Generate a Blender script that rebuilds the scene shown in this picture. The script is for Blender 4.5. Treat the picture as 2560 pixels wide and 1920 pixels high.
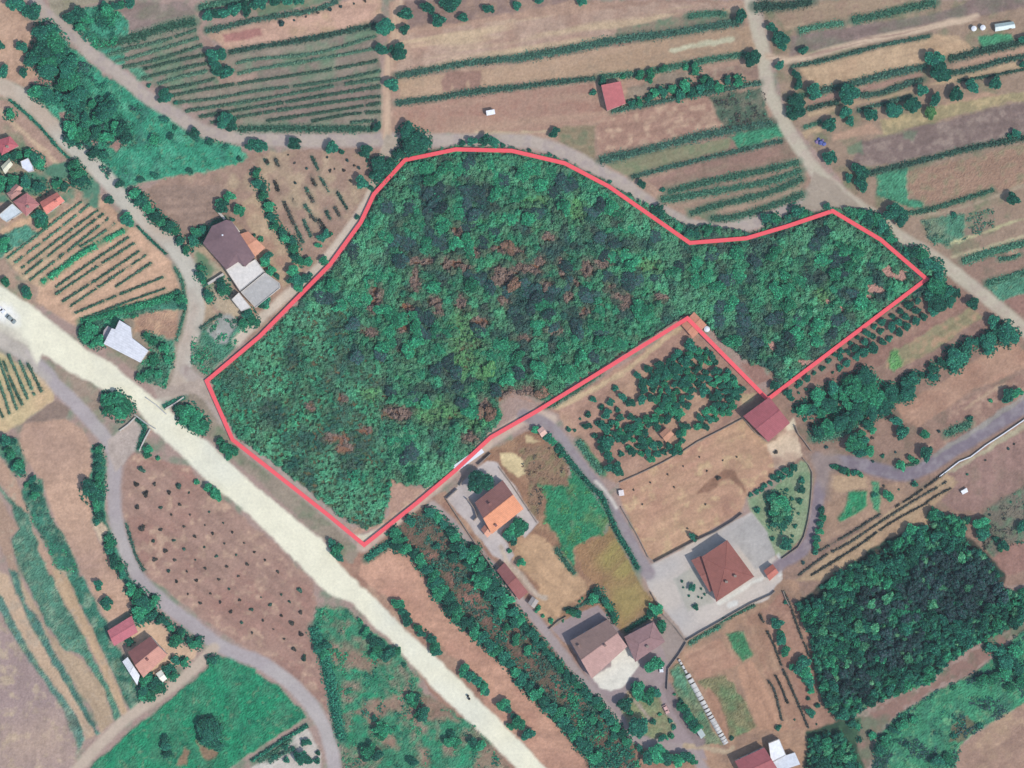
import bpy, math, random
import numpy as np
from mathutils import Vector
R = math.radians
random.seed(7); rng = np.random.default_rng(11)
for o in list(bpy.data.objects): bpy.data.objects.remove(o)
scn = bpy.context.scene; col = scn.collection

# ------------------------------------------------------------------ camera, sky, sun, exposure
CAM_H = 1200.0
cam = bpy.data.cameras.new('camera'); camo = bpy.data.objects.new('camera', cam); col.objects.link(camo)
camo.location = (0, 0, CAM_H); camo.rotation_euler = (0, 0, 0)
cam.sensor_width = 36; cam.lens = 36*CAM_H/400.0; cam.clip_start = 10; cam.clip_end = 20000
scn.camera = camo
SUN_EL = 50.0; SUN_AZ = math.atan2(.80, -.60)          # the sun stands to the lower right, shadows fall up and left
sdir = Vector((math.cos(R(SUN_EL))*math.sin(SUN_AZ), math.cos(R(SUN_EL))*math.cos(SUN_AZ), math.sin(R(SUN_EL))))
w = bpy.data.worlds.new('World'); scn.world = w; w.use_nodes = True
nt = w.node_tree; bg = nt.nodes['Background']; sky = nt.nodes.new('ShaderNodeTexSky')
sky.sky_type = 'NISHITA'; sky.sun_disc = False; sky.sun_elevation = R(SUN_EL); sky.sun_rotation = SUN_AZ
nt.links.new(sky.outputs[0], bg.inputs[0]); bg.inputs[1].default_value = 0.15
sl = bpy.data.lights.new('sun', 'SUN'); sl.energy = 2.75; sl.angle = R(0.5); sl.color = (1.0, .955, .90)
so = bpy.data.objects.new('sun', sl); col.objects.link(so); so.location = (0, 0, 300)
so.rotation_euler = sdir.to_track_quat('Z', 'Y').to_euler()
scn.view_settings.view_transform = 'Standard'; scn.view_settings.look = 'None'
scn.view_settings.exposure = 0.22; scn.view_settings.gamma = 1

# ------------------------------------------------------------------ helpers
PX = 0.15625; TS = 640/2212.0
def parse(s): return [tuple(float(v) for v in p.split(',')) for p in s.split()]
def S2W(x, y): return ((x-1280)*PX, (960-y)*PX)
def T(c, r, s): return [S2W(c*640+x*TS, r*480+y*TS) for x, y in parse(s)]
def F(s): return [S2W(x*2560/2212.0, y*2560/2212.0) for x, y in parse(s)]
TM = TS*PX                                             # metres per tile unit
def T3(c, r, s): return [S2W(c*640+p[0]*TS, r*480+p[1]*TS)+(p[2]*TM,) for p in parse(s)]
def lin(c):
    c = np.array(c, float)/255.0
    return np.where(c <= .04045, c/12.92, ((c+.055)/1.055)**2.4)
K = 1.0/1.18                                           # albedo of a colour read off the sunlit picture
def C3(c): return lin(c)*K
def C4(c): return tuple(C3(c))+(1.0,)

def vnoise(x, y, scale, seed):
    g = np.random.default_rng(seed).random((256, 256))
    u = x/scale; v = y/scale
    i = np.floor(u).astype(int); j = np.floor(v).astype(int)
    fu = u-i; fv = v-j; fu = fu*fu*(3-2*fu); fv = fv*fv*(3-2*fv)
    a = g[i % 256, j % 256]; b = g[(i+1) % 256, j % 256]; c = g[i % 256, (j+1) % 256]; d = g[(i+1) % 256, (j+1) % 256]
    return (a*(1-fu)+b*fu)*(1-fv)+(c*(1-fu)+d*fu)*fv
def fbm(x, y, scale, seed, octv=3):
    t = 0; a = 1; n = 0
    for k in range(octv):
        t = t+a*vnoise(x+37.1*k, y-17.7*k, scale/2**k, seed+k); n += a; a *= .55
    return t/n                                         # about 0..1, mean .5

def seg_dist(px, py, pts):
    best = np.full(px.shape, 1e9)
    for (ax, ay), (bx, by) in zip(pts[:-1], pts[1:]):
        dx, dy = bx-ax, by-ay; L = dx*dx+dy*dy+1e-9
        t = np.clip(((px-ax)*dx+(py-ay)*dy)/L, 0, 1)
        best = np.minimum(best, (px-ax-t*dx)**2+(py-ay-t*dy)**2)
    return np.sqrt(best)
def inside(px, py, pts):
    ins = np.zeros(px.shape, bool); n = len(pts)
    for k in range(n):
        ax, ay = pts[k]; bx, by = pts[(k+1) % n]
        if ay == by: continue
        c = ((ay > py) != (by > py)) & (px < (bx-ax)*(py-ay)/(by-ay)+ax)
        ins ^= c
    return ins
def sdf(px, py, pts):
    d = seg_dist(px, py, list(pts)+[pts[0]])
    return np.where(inside(px, py, pts), -d, d)
def smooth(pts, n=6):
    if len(pts) < 3: return list(pts)
    P = [pts[0]]+list(pts)+[pts[-1]]; out = []
    for k in range(1, len(P)-2):
        p0, p1, p2, p3 = [np.array(q) for q in P[k-1:k+3]]
        for i in range(n):
            t = i/n
            out.append(tuple(.5*((2*p1)+(-p0+p2)*t+(2*p0-5*p1+4*p2-p3)*t*t+(-p0+3*p1-3*p2+p3)*t**3)))
    out.append(tuple(pts[-1])); return out

def tag(o, label=None, cat=None, group=None, kind=None):
    if label: o['label'] = label
    if cat: o['category'] = cat
    if group: o['group'] = group
    if kind: o['kind'] = kind
    return o
def link(o, parent=None):
    col.objects.link(o)
    if parent is not None: o.parent = parent
    return o
def empty(name, loc=(0, 0, 0), rz=0):
    o = bpy.data.objects.new(name, None); o.location = loc; o.rotation_euler = (0, 0, rz); o.empty_display_size = .5
    return link(o)
def np_mesh(name, V, Q, m, colr=None, smoothf=False):
    """V (n,3), Q (k,4) quads, colr (n,3) point colours"""
    me = bpy.data.meshes.new(name); V = np.ascontiguousarray(V, dtype=np.float32); Q = np.ascontiguousarray(Q, dtype=np.int32)
    k = Q.shape[1]
    me.vertices.add(len(V)); me.vertices.foreach_set('co', V.ravel())
    me.loops.add(Q.size); me.loops.foreach_set('vertex_index', Q.ravel())
    me.polygons.add(len(Q)); me.polygons.foreach_set('loop_start', np.arange(0, Q.size, k, dtype=np.int32))
    me.polygons.foreach_set('loop_total', np.full(len(Q), k, dtype=np.int32))
    me.polygons.foreach_set('use_smooth', np.full(len(Q), smoothf, dtype=bool))
    me.update(calc_edges=True)
    if colr is not None:
        a = me.color_attributes.new('Col', 'FLOAT_COLOR', 'POINT')
        c = np.ones((len(V), 4), np.float32); c[:, :3] = colr; a.data.foreach_set('color', c.ravel())
    me.materials.append(m)
    return me
class MB:
    def __init__(s): s.v = []; s.f = []
    def add(s, vs, fs):
        o = len(s.v); s.v += [tuple(v) for v in vs]; s.f += [tuple(i+o for i in f) for f in fs]; return s
    def prism(s, poly, z0, z1, top=None):
        if area(poly) < 0: poly = poly[::-1]; top = top[::-1] if top else None
        n = len(poly); t = top or poly
        zs = z1 if hasattr(z1, '__len__') else [z1]*n
        return s.add([(x, y, z0) for x, y in poly]+[(x, y, z) for (x, y), z in zip(t, zs)],
                     [tuple(range(n))[::-1], tuple(range(n, 2*n))]+[(i, (i+1) % n, n+(i+1) % n, n+i) for i in range(n)])
    def box(s, cx, cy, z0, lx, ly, h, rz=0):
        c, si = math.cos(rz), math.sin(rz)
        p = [(cx+x*c-y*si, cy+x*si+y*c) for x, y in ((-lx/2, -ly/2), (lx/2, -ly/2), (lx/2, ly/2), (-lx/2, ly/2))]
        return s.prism(p, z0, z0+h)
    def cyl(s, cx, cy, z0, r0, r1, h, n=12):
        a = [2*math.pi*i/n for i in range(n)]
        return s.prism([(cx+r0*math.cos(t), cy+r0*math.sin(t)) for t in a], z0, z0+h, [(cx+r1*math.cos(t), cy+r1*math.sin(t)) for t in a])
    def build(s, name, m, parent=None):
        me = bpy.data.meshes.new(name); me.from_pydata(s.v, [], s.f); me.update(); me.materials.append(m)
        return link(bpy.data.objects.new(name, me), parent)
def area(p): return .5*sum(p[i][0]*p[(i+1) % len(p)][1]-p[(i+1) % len(p)][0]*p[i][1] for i in range(len(p)))
def ordinal(n):
    ones = ['', 'first', 'second', 'third', 'fourth', 'fifth', 'sixth', 'seventh', 'eighth', 'ninth', 'tenth', 'eleventh', 'twelfth', 'thirteenth',
            'fourteenth', 'fifteenth', 'sixteenth', 'seventeenth', 'eighteenth', 'nineteenth']
    tens = ['', '', 'twenty', 'thirty', 'forty', 'fifty', 'sixty', 'seventy', 'eighty', 'ninety']
    tth = ['', '', 'twentieth', 'thirtieth', 'fortieth', 'fiftieth', 'sixtieth', 'seventieth', 'eightieth', 'ninetieth']
    if n < 20: return ones[n]
    if n < 100: return tth[n//10] if n % 10 == 0 else tens[n//10]+'-'+ones[n % 10]
    return 'hundred-and-'+ordinal(n-100) if n > 100 else 'hundredth'

# ------------------------------------------------------------------ materials
def mat(name): 
    m = bpy.data.materials.new(name); m.use_nodes = True; return m, m.node_tree, m.node_tree.nodes['Principled BSDF']
def N(nt, t, **kw):
    n = nt.nodes.new(t)
    for k, v in kw.items(): setattr(n, k, v)
    return n
def noise_fac(nt, scale, detail=4, rough=.6, obj=True):
    tc = N(nt, 'ShaderNodeTexCoord'); n = N(nt, 'ShaderNodeTexNoise'); n.inputs['Scale'].default_value = scale
    n.inputs['Detail'].default_value = detail; n.inputs['Roughness'].default_value = rough
    nt.links.new(tc.outputs['Object'], n.inputs['Vector']); return n.outputs['Fac']
def mul_noise(nt, colout, fac, lo, hi):
    mr = N(nt, 'ShaderNodeMapRange'); mr.inputs[1].default_value = .28; mr.inputs[2].default_value = .72
    mr.inputs[3].default_value = lo; mr.inputs[4].default_value = hi; nt.links.new(fac, mr.inputs[0])
    v = N(nt, 'ShaderNodeVectorMath', operation='SCALE'); nt.links.new(colout, v.inputs[0]); nt.links.new(mr.outputs[0], v.inputs['Scale'])
    return v.outputs[0]
def mat_ground(name, lo=.82, hi=1.18, bump=.35):
    m, nt, b = mat(name); at = N(nt, 'ShaderNodeAttribute', attribute_name='Col')
    c = mul_noise(nt, at.outputs['Color'], noise_fac(nt, .9, 5, .7), lo, hi)
    c = mul_noise(nt, c, noise_fac(nt, .12, 3), .93, 1.07)
    nt.links.new(c, b.inputs['Base Color']); b.inputs['Roughness'].default_value = .95; b.inputs['Specular IOR Level'].default_value = .1
    bp = N(nt, 'ShaderNodeBump'); bp.inputs['Strength'].default_value = bump; bp.inputs['Distance'].default_value = .3
    nt.links.new(noise_fac(nt, 1.4, 4, .7), bp.inputs['Height']); nt.links.new(bp.outputs[0], b.inputs['Normal'])
    return m
def mat_leaf(name, tint=(1, 1, 1), spread=.35):
    m, nt, b = mat(name); at = N(nt, 'ShaderNodeAttribute', attribute_name='Col'); oi = N(nt, 'ShaderNodeObjectInfo')
    mr = N(nt, 'ShaderNodeMapRange'); mr.inputs[3].default_value = 1-spread; mr.inputs[4].default_value = 1+spread
    nt.links.new(oi.outputs['Random'], mr.inputs[0])
    v = N(nt, 'ShaderNodeVectorMath', operation='SCALE'); nt.links.new(at.outputs['Color'], v.inputs[0]); nt.links.new(mr.outputs[0], v.inputs['Scale'])
    v2 = N(nt, 'ShaderNodeVectorMath', operation='MULTIPLY'); nt.links.new(v.outputs[0], v2.inputs[0]); v2.inputs[1].default_value = tint
    nt.links.new(v2.outputs[0], b.inputs['Base Color']); b.inputs['Roughness'].default_value = .75; b.inputs['Specular IOR Level'].default_value = .15
    return m
def mat_plain(name, c, rough=.85, ns=1.5, var=.15, bump=0.0, stripes=None):
    m, nt, b = mat(name); rgb = N(nt, 'ShaderNodeRGB'); rgb.outputs[0].default_value = C4(c)
    o = mul_noise(nt, rgb.outputs[0], noise_fac(nt, ns, 5, .65), 1-var, 1+var)
    o = mul_noise(nt, o, noise_fac(nt, ns*.2, 3), 1-var*.7, 1+var*.7)
    if stripes:                                         # tile courses or sheet ribs: direction angle, period in metres
        tc = N(nt, 'ShaderNodeTexCoord'); mp = N(nt, 'ShaderNodeMapping'); mp.inputs['Rotation'].default_value = (0, 0, stripes[0])
        wv = N(nt, 'ShaderNodeTexWave'); wv.inputs['Scale'].default_value = 1/stripes[1]*.314; wv.inputs['Distortion'].default_value = .6
        nt.links.new(tc.outputs['Object'], mp.inputs[0]); nt.links.new(mp.outputs[0], wv.inputs[0])
        o = mul_noise(nt, o, wv.outputs['Fac'], 1-stripes[2], 1+stripes[2])
    nt.links.new(o, b.inputs['Base Color']); b.inputs['Roughness'].default_value = rough; b.inputs['Specular IOR Level'].default_value = .2
    if bump:
        bp = N(nt, 'ShaderNodeBump'); bp.inputs['Strength'].default_value = bump; bp.inputs['Distance'].default_value = .1
        nt.links.new(noise_fac(nt, ns*3, 3), bp.inputs['Height']); nt.links.new(bp.outputs[0], b.inputs['Normal'])
    return m
M_soil = mat_ground('soil'); M_road = mat_ground('gravel', .9, 1.1, .15); M_grass = mat_ground('grass', .72, 1.28, .8)
M_leaf = mat_leaf('leaves'); M_leafd = mat_leaf('leaves_of_mass', spread=0.0)
M_bark = mat_plain('bark', (96, 78, 66), ns=3)
M_wall = mat_plain('plaster', (205, 196, 184), ns=.8, var=.08); M_stone = mat_plain('stone', (150, 135, 122), ns=2)
M_glass = mat_plain('glass', (60, 70, 78), rough=.15, var=.03); M_door = mat_plain('door_wood', (105, 70, 55))
M_white = mat_plain('white_paint', (236, 238, 240), rough=.5, var=.04); M_dark = mat_plain('rubber', (40, 40, 42))
M_red = mat_plain('red_tape', (250, 98, 104), rough=.6, ns=.3, var=.02); M_metal = mat_plain('metal', (150, 155, 158), rough=.5)
_mc = {}
def roofmat(c, ang=0, per=.5, st=.12):
    g_ = sum(c)/3; c = tuple(int(min(250, (v*.84+g_*.16)*1.07)) for v in c); k = (c, round(ang, 1), per)
    if k not in _mc: _mc[k] = mat_plain('roof_%d' % len(_mc), c, ns=.9, var=.13, bump=.3, stripes=(ang, per, st))
    return _mc[k]

# ------------------------------------------------------------------ the ground: one fine sheet, coloured plot by plot
GX0, GX1, GY0, GY1, ST = -226, 226, -174, 174, 0.5
xs = np.arange(GX0, GX1+1e-6, ST); ys = np.arange(GY0, GY1+1e-6, ST)
X, Y = np.meshgrid(xs, ys); NXg, NYg = len(xs), len(ys)
WX = X+(fbm(X, Y, 5, 91)-.5)*1.6; WY = Y+(fbm(X, Y, 5, 97)-.5)*1.6
EN = (fbm(X, Y, 2.4, 31, 3)-.5)*2
n1 = fbm(X, Y, 2.2, 1, 2); n2 = fbm(X, Y, 6, 2, 3); n3 = fbm(X, Y, 22, 3, 3); n0 = np.random.default_rng(5).random(X.shape)
COL = np.zeros(X.shape+(3,)); H = np.zeros(X.shape); ID = np.zeros(X.shape, int)
ids = [('ground', 'mottled brown and pale earth between the plots', 'ground', 'structure', None)]
def mixc(a, b, t): return a*(1-t[..., None])+b*t[..., None]
COL[:] = C3((172, 146, 132)); COL = mixc(COL, C3((132, 140, 116)), np.clip((n2-.52)*3.5, 0, 1)); H[:] = .12
def paint(pts, c, name=None, label=None, cat=None, kind='structure', group=None, c2=None, ms=2, mt=.5, line=None, soft=.5, amp=.8,
          stripe=None, rough=.1, var=.16, alpha=1.0, c3=None, sharp=3.5):
    """pts polygon, or a centre line with line=width"""
    xa = np.array([p[0] for p in pts]); ya = np.array([p[1] for p in pts]); pad = (line or 0)+3
    i0, i1 = np.searchsorted(xs, [xa.min()-pad, xa.max()+pad]); j0, j1 = np.searchsorted(ys, [ya.min()-pad, ya.max()+pad])
    if i0 >= i1 or j0 >= j1: return
    sl_ = (slice(j0, j1), slice(i0, i1)); px, py = WX[sl_], WY[sl_]
    if line: px, py = X[sl_]*.6+px*.4, Y[sl_]*.6+py*.4; d = seg_dist(px, py, smooth(pts))-line/2
    else: d = sdf(px, py, pts)
    a = np.clip((-d+amp*EN[sl_])/soft*.5+.5, 0, 1)*alpha
    N_ = {1: n1, 2: n2, 3: n3}
    cc = np.broadcast_to(C3(c), a.shape+(3,))
    if c2 is not None: cc = mixc(cc, C3(c2), np.clip((N_[ms][sl_]-(1-mt))*sharp+.2, 0, 1))
    if c3 is not None: cc = mixc(cc, C3(c3), np.clip((fbm(X[sl_], Y[sl_], 3.2, 71)-.56)*5, 0, 1))
    if stripe is not None:                              # (direction in degrees, period m, colour, strength)
        an = R(stripe[0]); u = -X[sl_]*math.sin(an)+Y[sl_]*math.cos(an)+(n3[sl_]-.5)*3
        sn = fbm(u*1.0, (X[sl_]*math.cos(an)+Y[sl_]*math.sin(an))/14.0, stripe[1], 55, 2)
        cc = mixc(cc, C3(stripe[2]), np.clip((sn-.45)*4, 0, 1)*stripe[3])
    if kind == 'stuff' or name == 'grass':              # the greens a little duller, with dry flecks
        g_ = cc.mean(-1)[..., None]; cc = cc*.95+g_*.05; cc = mixc(cc, C3((120, 140, 106)), np.clip((fbm(X[sl_], Y[sl_], 1.8, 83)-.66)*5, 0, .5))
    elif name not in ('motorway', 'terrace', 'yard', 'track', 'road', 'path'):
        g_ = cc.mean(-1)[..., None]; cc = (cc*.94+g_*.06)*np.array([1.0, .975, .89])*(.97-.15*np.clip((X[sl_]+40)/130, 0, 1)*np.clip((Y[sl_]*0+1), 0, 1))[..., None]  # soil darkens towards the right, uneven light put into its colour
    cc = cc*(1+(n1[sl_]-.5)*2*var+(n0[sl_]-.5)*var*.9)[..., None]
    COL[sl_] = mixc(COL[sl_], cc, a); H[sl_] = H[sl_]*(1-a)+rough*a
    if name:
        ids.append((name, label, cat or name.replace('_', ' '), kind, group)); ID[sl_] = np.where(a > .5, len(ids)-1, ID[sl_])
def field(pts, c, label, **kw):
    if 'stripe' not in kw:                              # faint plough lines along the longest side
        L = max(((math.hypot(b[0]-a[0], b[1]-a[1]), math.degrees(math.atan2(b[1]-a[1], b[0]-a[0]))) for a, b in zip(pts, pts[1:]+pts[:1])))
        kw['stripe'] = (L[1], 1.9, tuple(int(v*.88) for v in c), .5)
    paint(pts, c, 'field', label, 'field', **kw)
def grass(pts, c, label, **kw):
    kw.setdefault('rough', .55); kw.setdefault('var', .3); kw.setdefault('amp', 1.1)
    paint(pts, c, 'grass', label, 'grass', kind='stuff', **kw)

PEACH = (208, 170, 146); WHEAT = (214, 184, 150); BROWN = (166, 134, 120); PINK = (190, 152, 136); MAUVE = (150, 128, 122); OLIVE = (140, 142, 108)
GRN = (62, 146, 108); BGRN = (48, 158, 112); DGRN = (52, 112, 92); PGRN = (110, 148, 116); TRK = (188, 172, 156); TRK2 = (200, 192, 174)

# broad tone of the districts
paint(F('840,0 1620,0 1650,150 1700,280 1760,400 1500,480 1380,410 1200,330 1000,290 840,285'), (190, 156, 136), c2=(172, 140, 124), ms=3)
paint(F('1640,0 2300,0 2300,700 2000,560 1850,430 1700,250'), (178, 152, 132), c2=(140, 142, 112), ms=2, mt=.45)
paint(F('1660,700 2300,500 2300,1250 1700,1330 1650,1250 1760,1100 1660,960'), (172, 140, 124), c2=(146, 130, 112), ms=2, mt=.4)
paint(F('1400,1250 1720,1250 1760,1400 1800,1720 1440,1720'), (192, 154, 128), c2=(170, 138, 118))
paint(F('-50,100 140,260 330,700 0,650 -50,500'), (180, 152, 134), c2=(120, 142, 114), mt=.45)
paint(F('430,330 830,320 800,430 640,640 540,740 420,740 400,520 300,420'), (170, 140, 124), c2=(186, 162, 136))
paint(F('780,1170 960,1060 1500,1700 1100,1720 700,1180'), (168, 128, 110), c2=(184, 150, 128))
paint(F('1040,980 1160,920 1420,1330 1260,1400 1100,1200'), (160, 122, 98), c2=(180, 142, 112), mt=.5, rough=.25)
paint(F('330,560 420,600 420,800 780,1180 760,1220 200,720'), (160, 146, 130), c2=(128, 138, 112), mt=.45)

# north west quarter
field(T(0,0,'-150,-50 90,-50 220,170 340,200 320,380 230,480 250,560 340,640 280,760 -150,650'), (204, 168, 144), 'bare peach field in the top left corner', c2=(184, 150, 130))
field(T(0,0,'370,-100 870,-100 860,10 600,110 540,160 450,100'), (168, 158, 138), 'dull olive field right of the track in the top left', c2=(150, 145, 120))
grass(T(0,0,'340,200 450,220 600,400 780,540 900,640 1060,740 1250,880 1450,990 1650,1120 1850,1210 2080,1260 2130,1330 2120,1400 1700,1500 1400,1540 1150,1600 1040,1640 960,1540 800,1350 650,1240 570,1120 440,960 300,830 280,750 480,720 500,650 350,650 320,560 230,530 240,470 320,370'),
      (58, 152, 116), 'long bright green wedge of scrub below the top left track', c2=(58, 118, 98), mt=.42, c3=(84, 164, 128))
for s in ('600,790 650,765 690,830 630,840', '520,980 600,960 660,1010 620,1050 540,1040', '940,1210 1010,1170 1080,1240 1000,1300 950,1270', '780,1210 850,1205 860,1250 800,1250', '340,660 480,670 520,650 470,730 300,760 250,700'):
    paint(T(0,0,s), (176, 140, 130), amp=1.2)
grass(T(0,0,'560,160 700,90 900,40 1050,110 1130,200 1110,330 870,400 1050,400 1100,560 990,560 830,430 700,300'), (66, 150, 118), 'bright green scrub patch above the top left track', c2=(70, 128, 104), mt=.5)
field(T(0,0,'1000,60 1230,20 1600,20 1700,110 1660,170 1300,260 1130,290 1120,190'), (156, 136, 130), 'mauve ploughed field near the top left', c2=(140, 134, 118))
field(T(0,0,'1040,400 1690,200 1720,330 1810,460 2212,400')+T(1,0,'0,400 1040,230 1090,600 1090,1110 0,1120')+T(0,0,'2212,1120 1900,1040 1500,840 1060,590 1120,500'),
      (150, 136, 124), 'vineyard ground striped with rows left of the sandy path', c2=(116, 142, 116), mt=.5, stripe=(12, 4.5, (162, 148, 132), .6), rough=.2)
grass(T(0,0,'1080,590 1240,570 1300,700 1180,690'), (90, 150, 118), 'small green patch at the left edge of the striped vineyard')
paint(T(1,0,'0,800 700,700 1000,740 1000,900 400,1040 0,1000'), (154, 128, 122), alpha=.7, soft=3)
field(T(0,0,'1770,290 2212,190')+T(1,0,'0,190 620,20 1080,-80 1100,190 1050,200 750,260 0,390')+T(0,0,'2212,400 1960,440 1880,380'), (208, 168, 148), 'peach stubble field above the striped vineyard', c2=(196, 164, 136))
paint(T(0,0,'1920,310 2130,250 2260,240 2270,310 1940,370'), (178, 126, 118), 'bare_soil', 'reddish rectangle of dug soil in the peach field', 'soil', amp=.3)
paint(T(0,0,'1720,110 1735,280 1820,450'), (176, 146, 134), line=3)
paint(T(0,0,'1880,640 2212,600 2212,700 1880,740'), (178, 150, 136))
field(T(1,0,'0,150 700,0 1000,-60 500,-80 0,60'), (120, 146, 118), 'green strip with tree row along the top edge', c2=(176, 156, 132))
# centre north
field(T(1,0,'1270,10 2212,-60')+T(2,0,'700,-60 0,130')+T(1,0,'2212,110 1680,210 1340,250'), (158, 132, 124), 'mauve field dotted with round trees along the top', c2=(178, 148, 130))
field(T(1,0,'1250,300 1700,230 2212,170')+T(2,0,'0,180 1300,20 2000,30 1950,130 1500,150 900,330 0,480')+T(1,0,'2212,500 1600,580 1200,650'), (194, 164, 146), 'pale ploughed field with fine furrows, top centre',
      c2=(184, 150, 132), stripe=(9, 2.5, (214, 188, 154), .75))
field(T(2,0,'900,250 1500,120 2000,110 1980,180 1350,290 900,340'), (160, 146, 126), 'mottled grey olive strip beside the upper green bank', c2=(120, 138, 112), ms=1)
field(T(1,0,'1230,680 1600,640 2212,560')+T(2,0,'0,560 900,400 1500,290 2050,220 2110,420 1600,500 1200,600 300,700 0,720')+T(1,0,'2212,740 1600,820 1240,860'), (196, 164, 136), 'tan stubble field between the two long green banks', c2=(176, 150, 126), ms=1, stripe=(9, 3, (206, 172, 146), .5))
paint(T(1,0,'1600,690 1650,610 1940,610 1950,780 1860,780 1830,690 1820,800 1720,800 1700,700 1690,790 1610,790'), (166, 130, 116), amp=.4)
paint(T(2,0,'1380,440 1560,400 1900,340'), (212, 206, 176), line=2.2)
field(T(1,0,'1200,930 1400,880 2212,780')+T(2,0,'0,790 700,720 760,900 800,1000 720,1080 330,1130 0,1150')+T(1,0,'2212,1150 1200,1130'), (186, 148, 130), 'pinkish brown field around the small white hut', c2=(172, 132, 116), ms=1, stripe=(6, 4, (200, 168, 144), .5))
paint(T(1,0,'1900,1145 2212,1150')+T(2,0,'0,1150 300,1130'), (206, 182, 152), line=1)
field(T(2,0,'980,900 1000,760 1200,700 1300,640 1520,620 1500,700 1420,760 1200,800 1050,880'), (168, 150, 132), 'dry clearing beside the red roofed shed')
field(T(2,0,'820,1000 1400,870 1700,840 1850,1100 1500,1190 760,1360 720,1100'), (188, 148, 130), 'pink brown stubble field below the red roofed shed', c2=(204, 170, 146), ms=1)
field(T(2,0,'1620,640 1900,560 2160,560 2170,680 1900,650 1650,690'), (170, 140, 126), 'brown strip reaching the right hand road', c2=(184, 160, 140), ms=1)
field(T(2,0,'1700,840 2180,740 2212,1050 1850,1130'), (96, 122, 102), 'dark green weedy plot by the road at centre top', c2=(128, 128, 110), ms=1, rough=.4)
grass(T(2,0,'1880,1180 2212,1070 2330,1050 2350,1180 1950,1290'), (66, 146, 106), 'bright green crop strip beside the right road')
field(T(2,0,'780,1400 1200,1290 1900,1200 1880,1290 1100,1500 1000,1530'), (158, 154, 122), 'olive strip between two green banks', c2=(134, 144, 110), ms=1)
field(T(2,0,'1150,1560 1900,1340 2212,1270')+T(3,0,'250,1230 300,1350 0,1440')+T(2,0,'2212,1460 1700,1560 1300,1659'), (176, 140, 126), 'brown strip between green banks near the road fork', c2=(160, 140, 120))
field(T(2,0,'420,1100 720,1080 720,1360 800,1500 600,1330 400,1220'), (166, 148, 120), 'rough olive ground at the bend of the track', c2=(128, 132, 104), ms=1)
field(T(2,1,'1300,90 2212,-120')+T(3,1,'330,-80 350,10 0,110')+T(2,1,'2212,140 1700,250 1500,160'), (178, 150, 130), 'dry triangular plot inside the road fork', c2=(130, 140, 112), stripe=(13, 3.5, (196, 170, 146), .6))
# north east
field(T(3,0,'50,90 400,20 1300,-60 1250,0 700,160 150,260'), (190, 164, 138), 'tan field along the top edge on the right', c2=(172, 144, 124), ms=1)
field(T(3,0,'190,310 650,240 1500,100 1900,-60 2400,-60 2212,60 1800,150 700,370 200,480'), (156, 134, 128), 'mauve fallow field at the top right', c2=(140, 136, 120))
field(T(3,0,'260,590 1450,300 1650,310 1790,430 1570,500 1340,560 600,740 430,770 310,660'), (216, 184, 150), 'pale wheat coloured field at the top right', c2=(206, 172, 140), amp=.6)
grass(T(3,0,'1810,310 2100,290 2130,370 1850,450'), (74, 146, 104), 'green patch below the greenhouse')
for s, c in (('470,840 1330,620 1350,650 600,860', PINK), ('340,860 560,820 570,890 380,930', PINK), ('340,970 650,910 1300,750 1330,780 620,940 360,1030', WHEAT),
             ('1600,570 2212,400 2300,460 1620,620', PEACH), ('1580,660 2300,510 2300,570 1600,720 1380,740', WHEAT), ('300,1150 440,1090 460,1130 320,1190', WHEAT),
             ('1500,890 1900,790 2020,830 1650,970 1500,960', PEACH), ('560,1160 900,1060 980,1150 560,1220', PEACH)):
    field(T(3,0,s), c, {0: ''}.get(1, 'narrow ' + {PINK: 'pink', WHEAT: 'straw coloured', PEACH: 'peach'}[c] + ' strip of soil between hedges on the right'), group='narrow soil strips on the right', amp=.5, c2=tuple(int(v*.93) for v in c), ms=1)
field(T(3,0,'980,1040 1500,900 2212,790 2212,860 1650,990 1000,1170'), (180, 166, 128), 'yellowish olive strip under the orchard row', c2=(204, 182, 140), ms=1)
field(T(3,0,'800,1230 1650,1010 2300,860 2300,1130 1600,1290 1100,1420 700,1440'), (152, 130, 124), 'wide mauve fallow field on the right', c2=(168, 148, 138), ms=1)
paint(T(3,0,'680,1260 800,1230 820,1320 690,1330'), PGRN, alpha=.7); paint(T(3,0,'1150,1120 1290,1130 1260,1220 1170,1200'), PGRN, alpha=.5)
grass(T(3,0,'930,1500 1200,1430 1210,1700 1350,1750 1330,1800 1180,1780 950,1690'), (78, 150, 112), 'green rough corner plot on the right', c2=(60, 126, 96))
field(T(3,0,'1210,1480 2300,1220 2300,1560 1700,1720 1400,1790 1210,1659'), (188, 152, 130), 'brown rough plot at the right edge', c2=(160, 146, 118), ms=1, rough=.3)
grass(T(3,1,'1330,250 1700,180 1720,400 1540,490 1400,420'), (82, 138, 108), 'dull green plot right of the road', c2=(120, 138, 110))
field(T(3,1,'1700,190 1950,130 1960,300 1700,380'), (170, 148, 130), 'brown plot right of the dull green one', c2=(130, 140, 112), ms=1)
paint(T(3,1,'1550,460 1800,370 2300,200'), (206, 200, 156), line=.8); paint(T(3,1,'1600,560 1900,480 2300,350'), (206, 192, 158), line=1.2)
paint(T(3,1,'1200,190 1500,180 1900,60 2212,-60'), (190, 170, 146), line=1)
grass(T(3,1,'1880,800 2150,730 2300,760 2300,830 2000,950'), (84, 142, 112), 'green plot touching the right edge')
paint(T(3,1,'2060,940 2300,850 2300,1100 2150,1050'), (172, 132, 120)); paint(T(3,1,'2070,510 2160,480 2180,560 2090,570'), PEACH)
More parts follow.
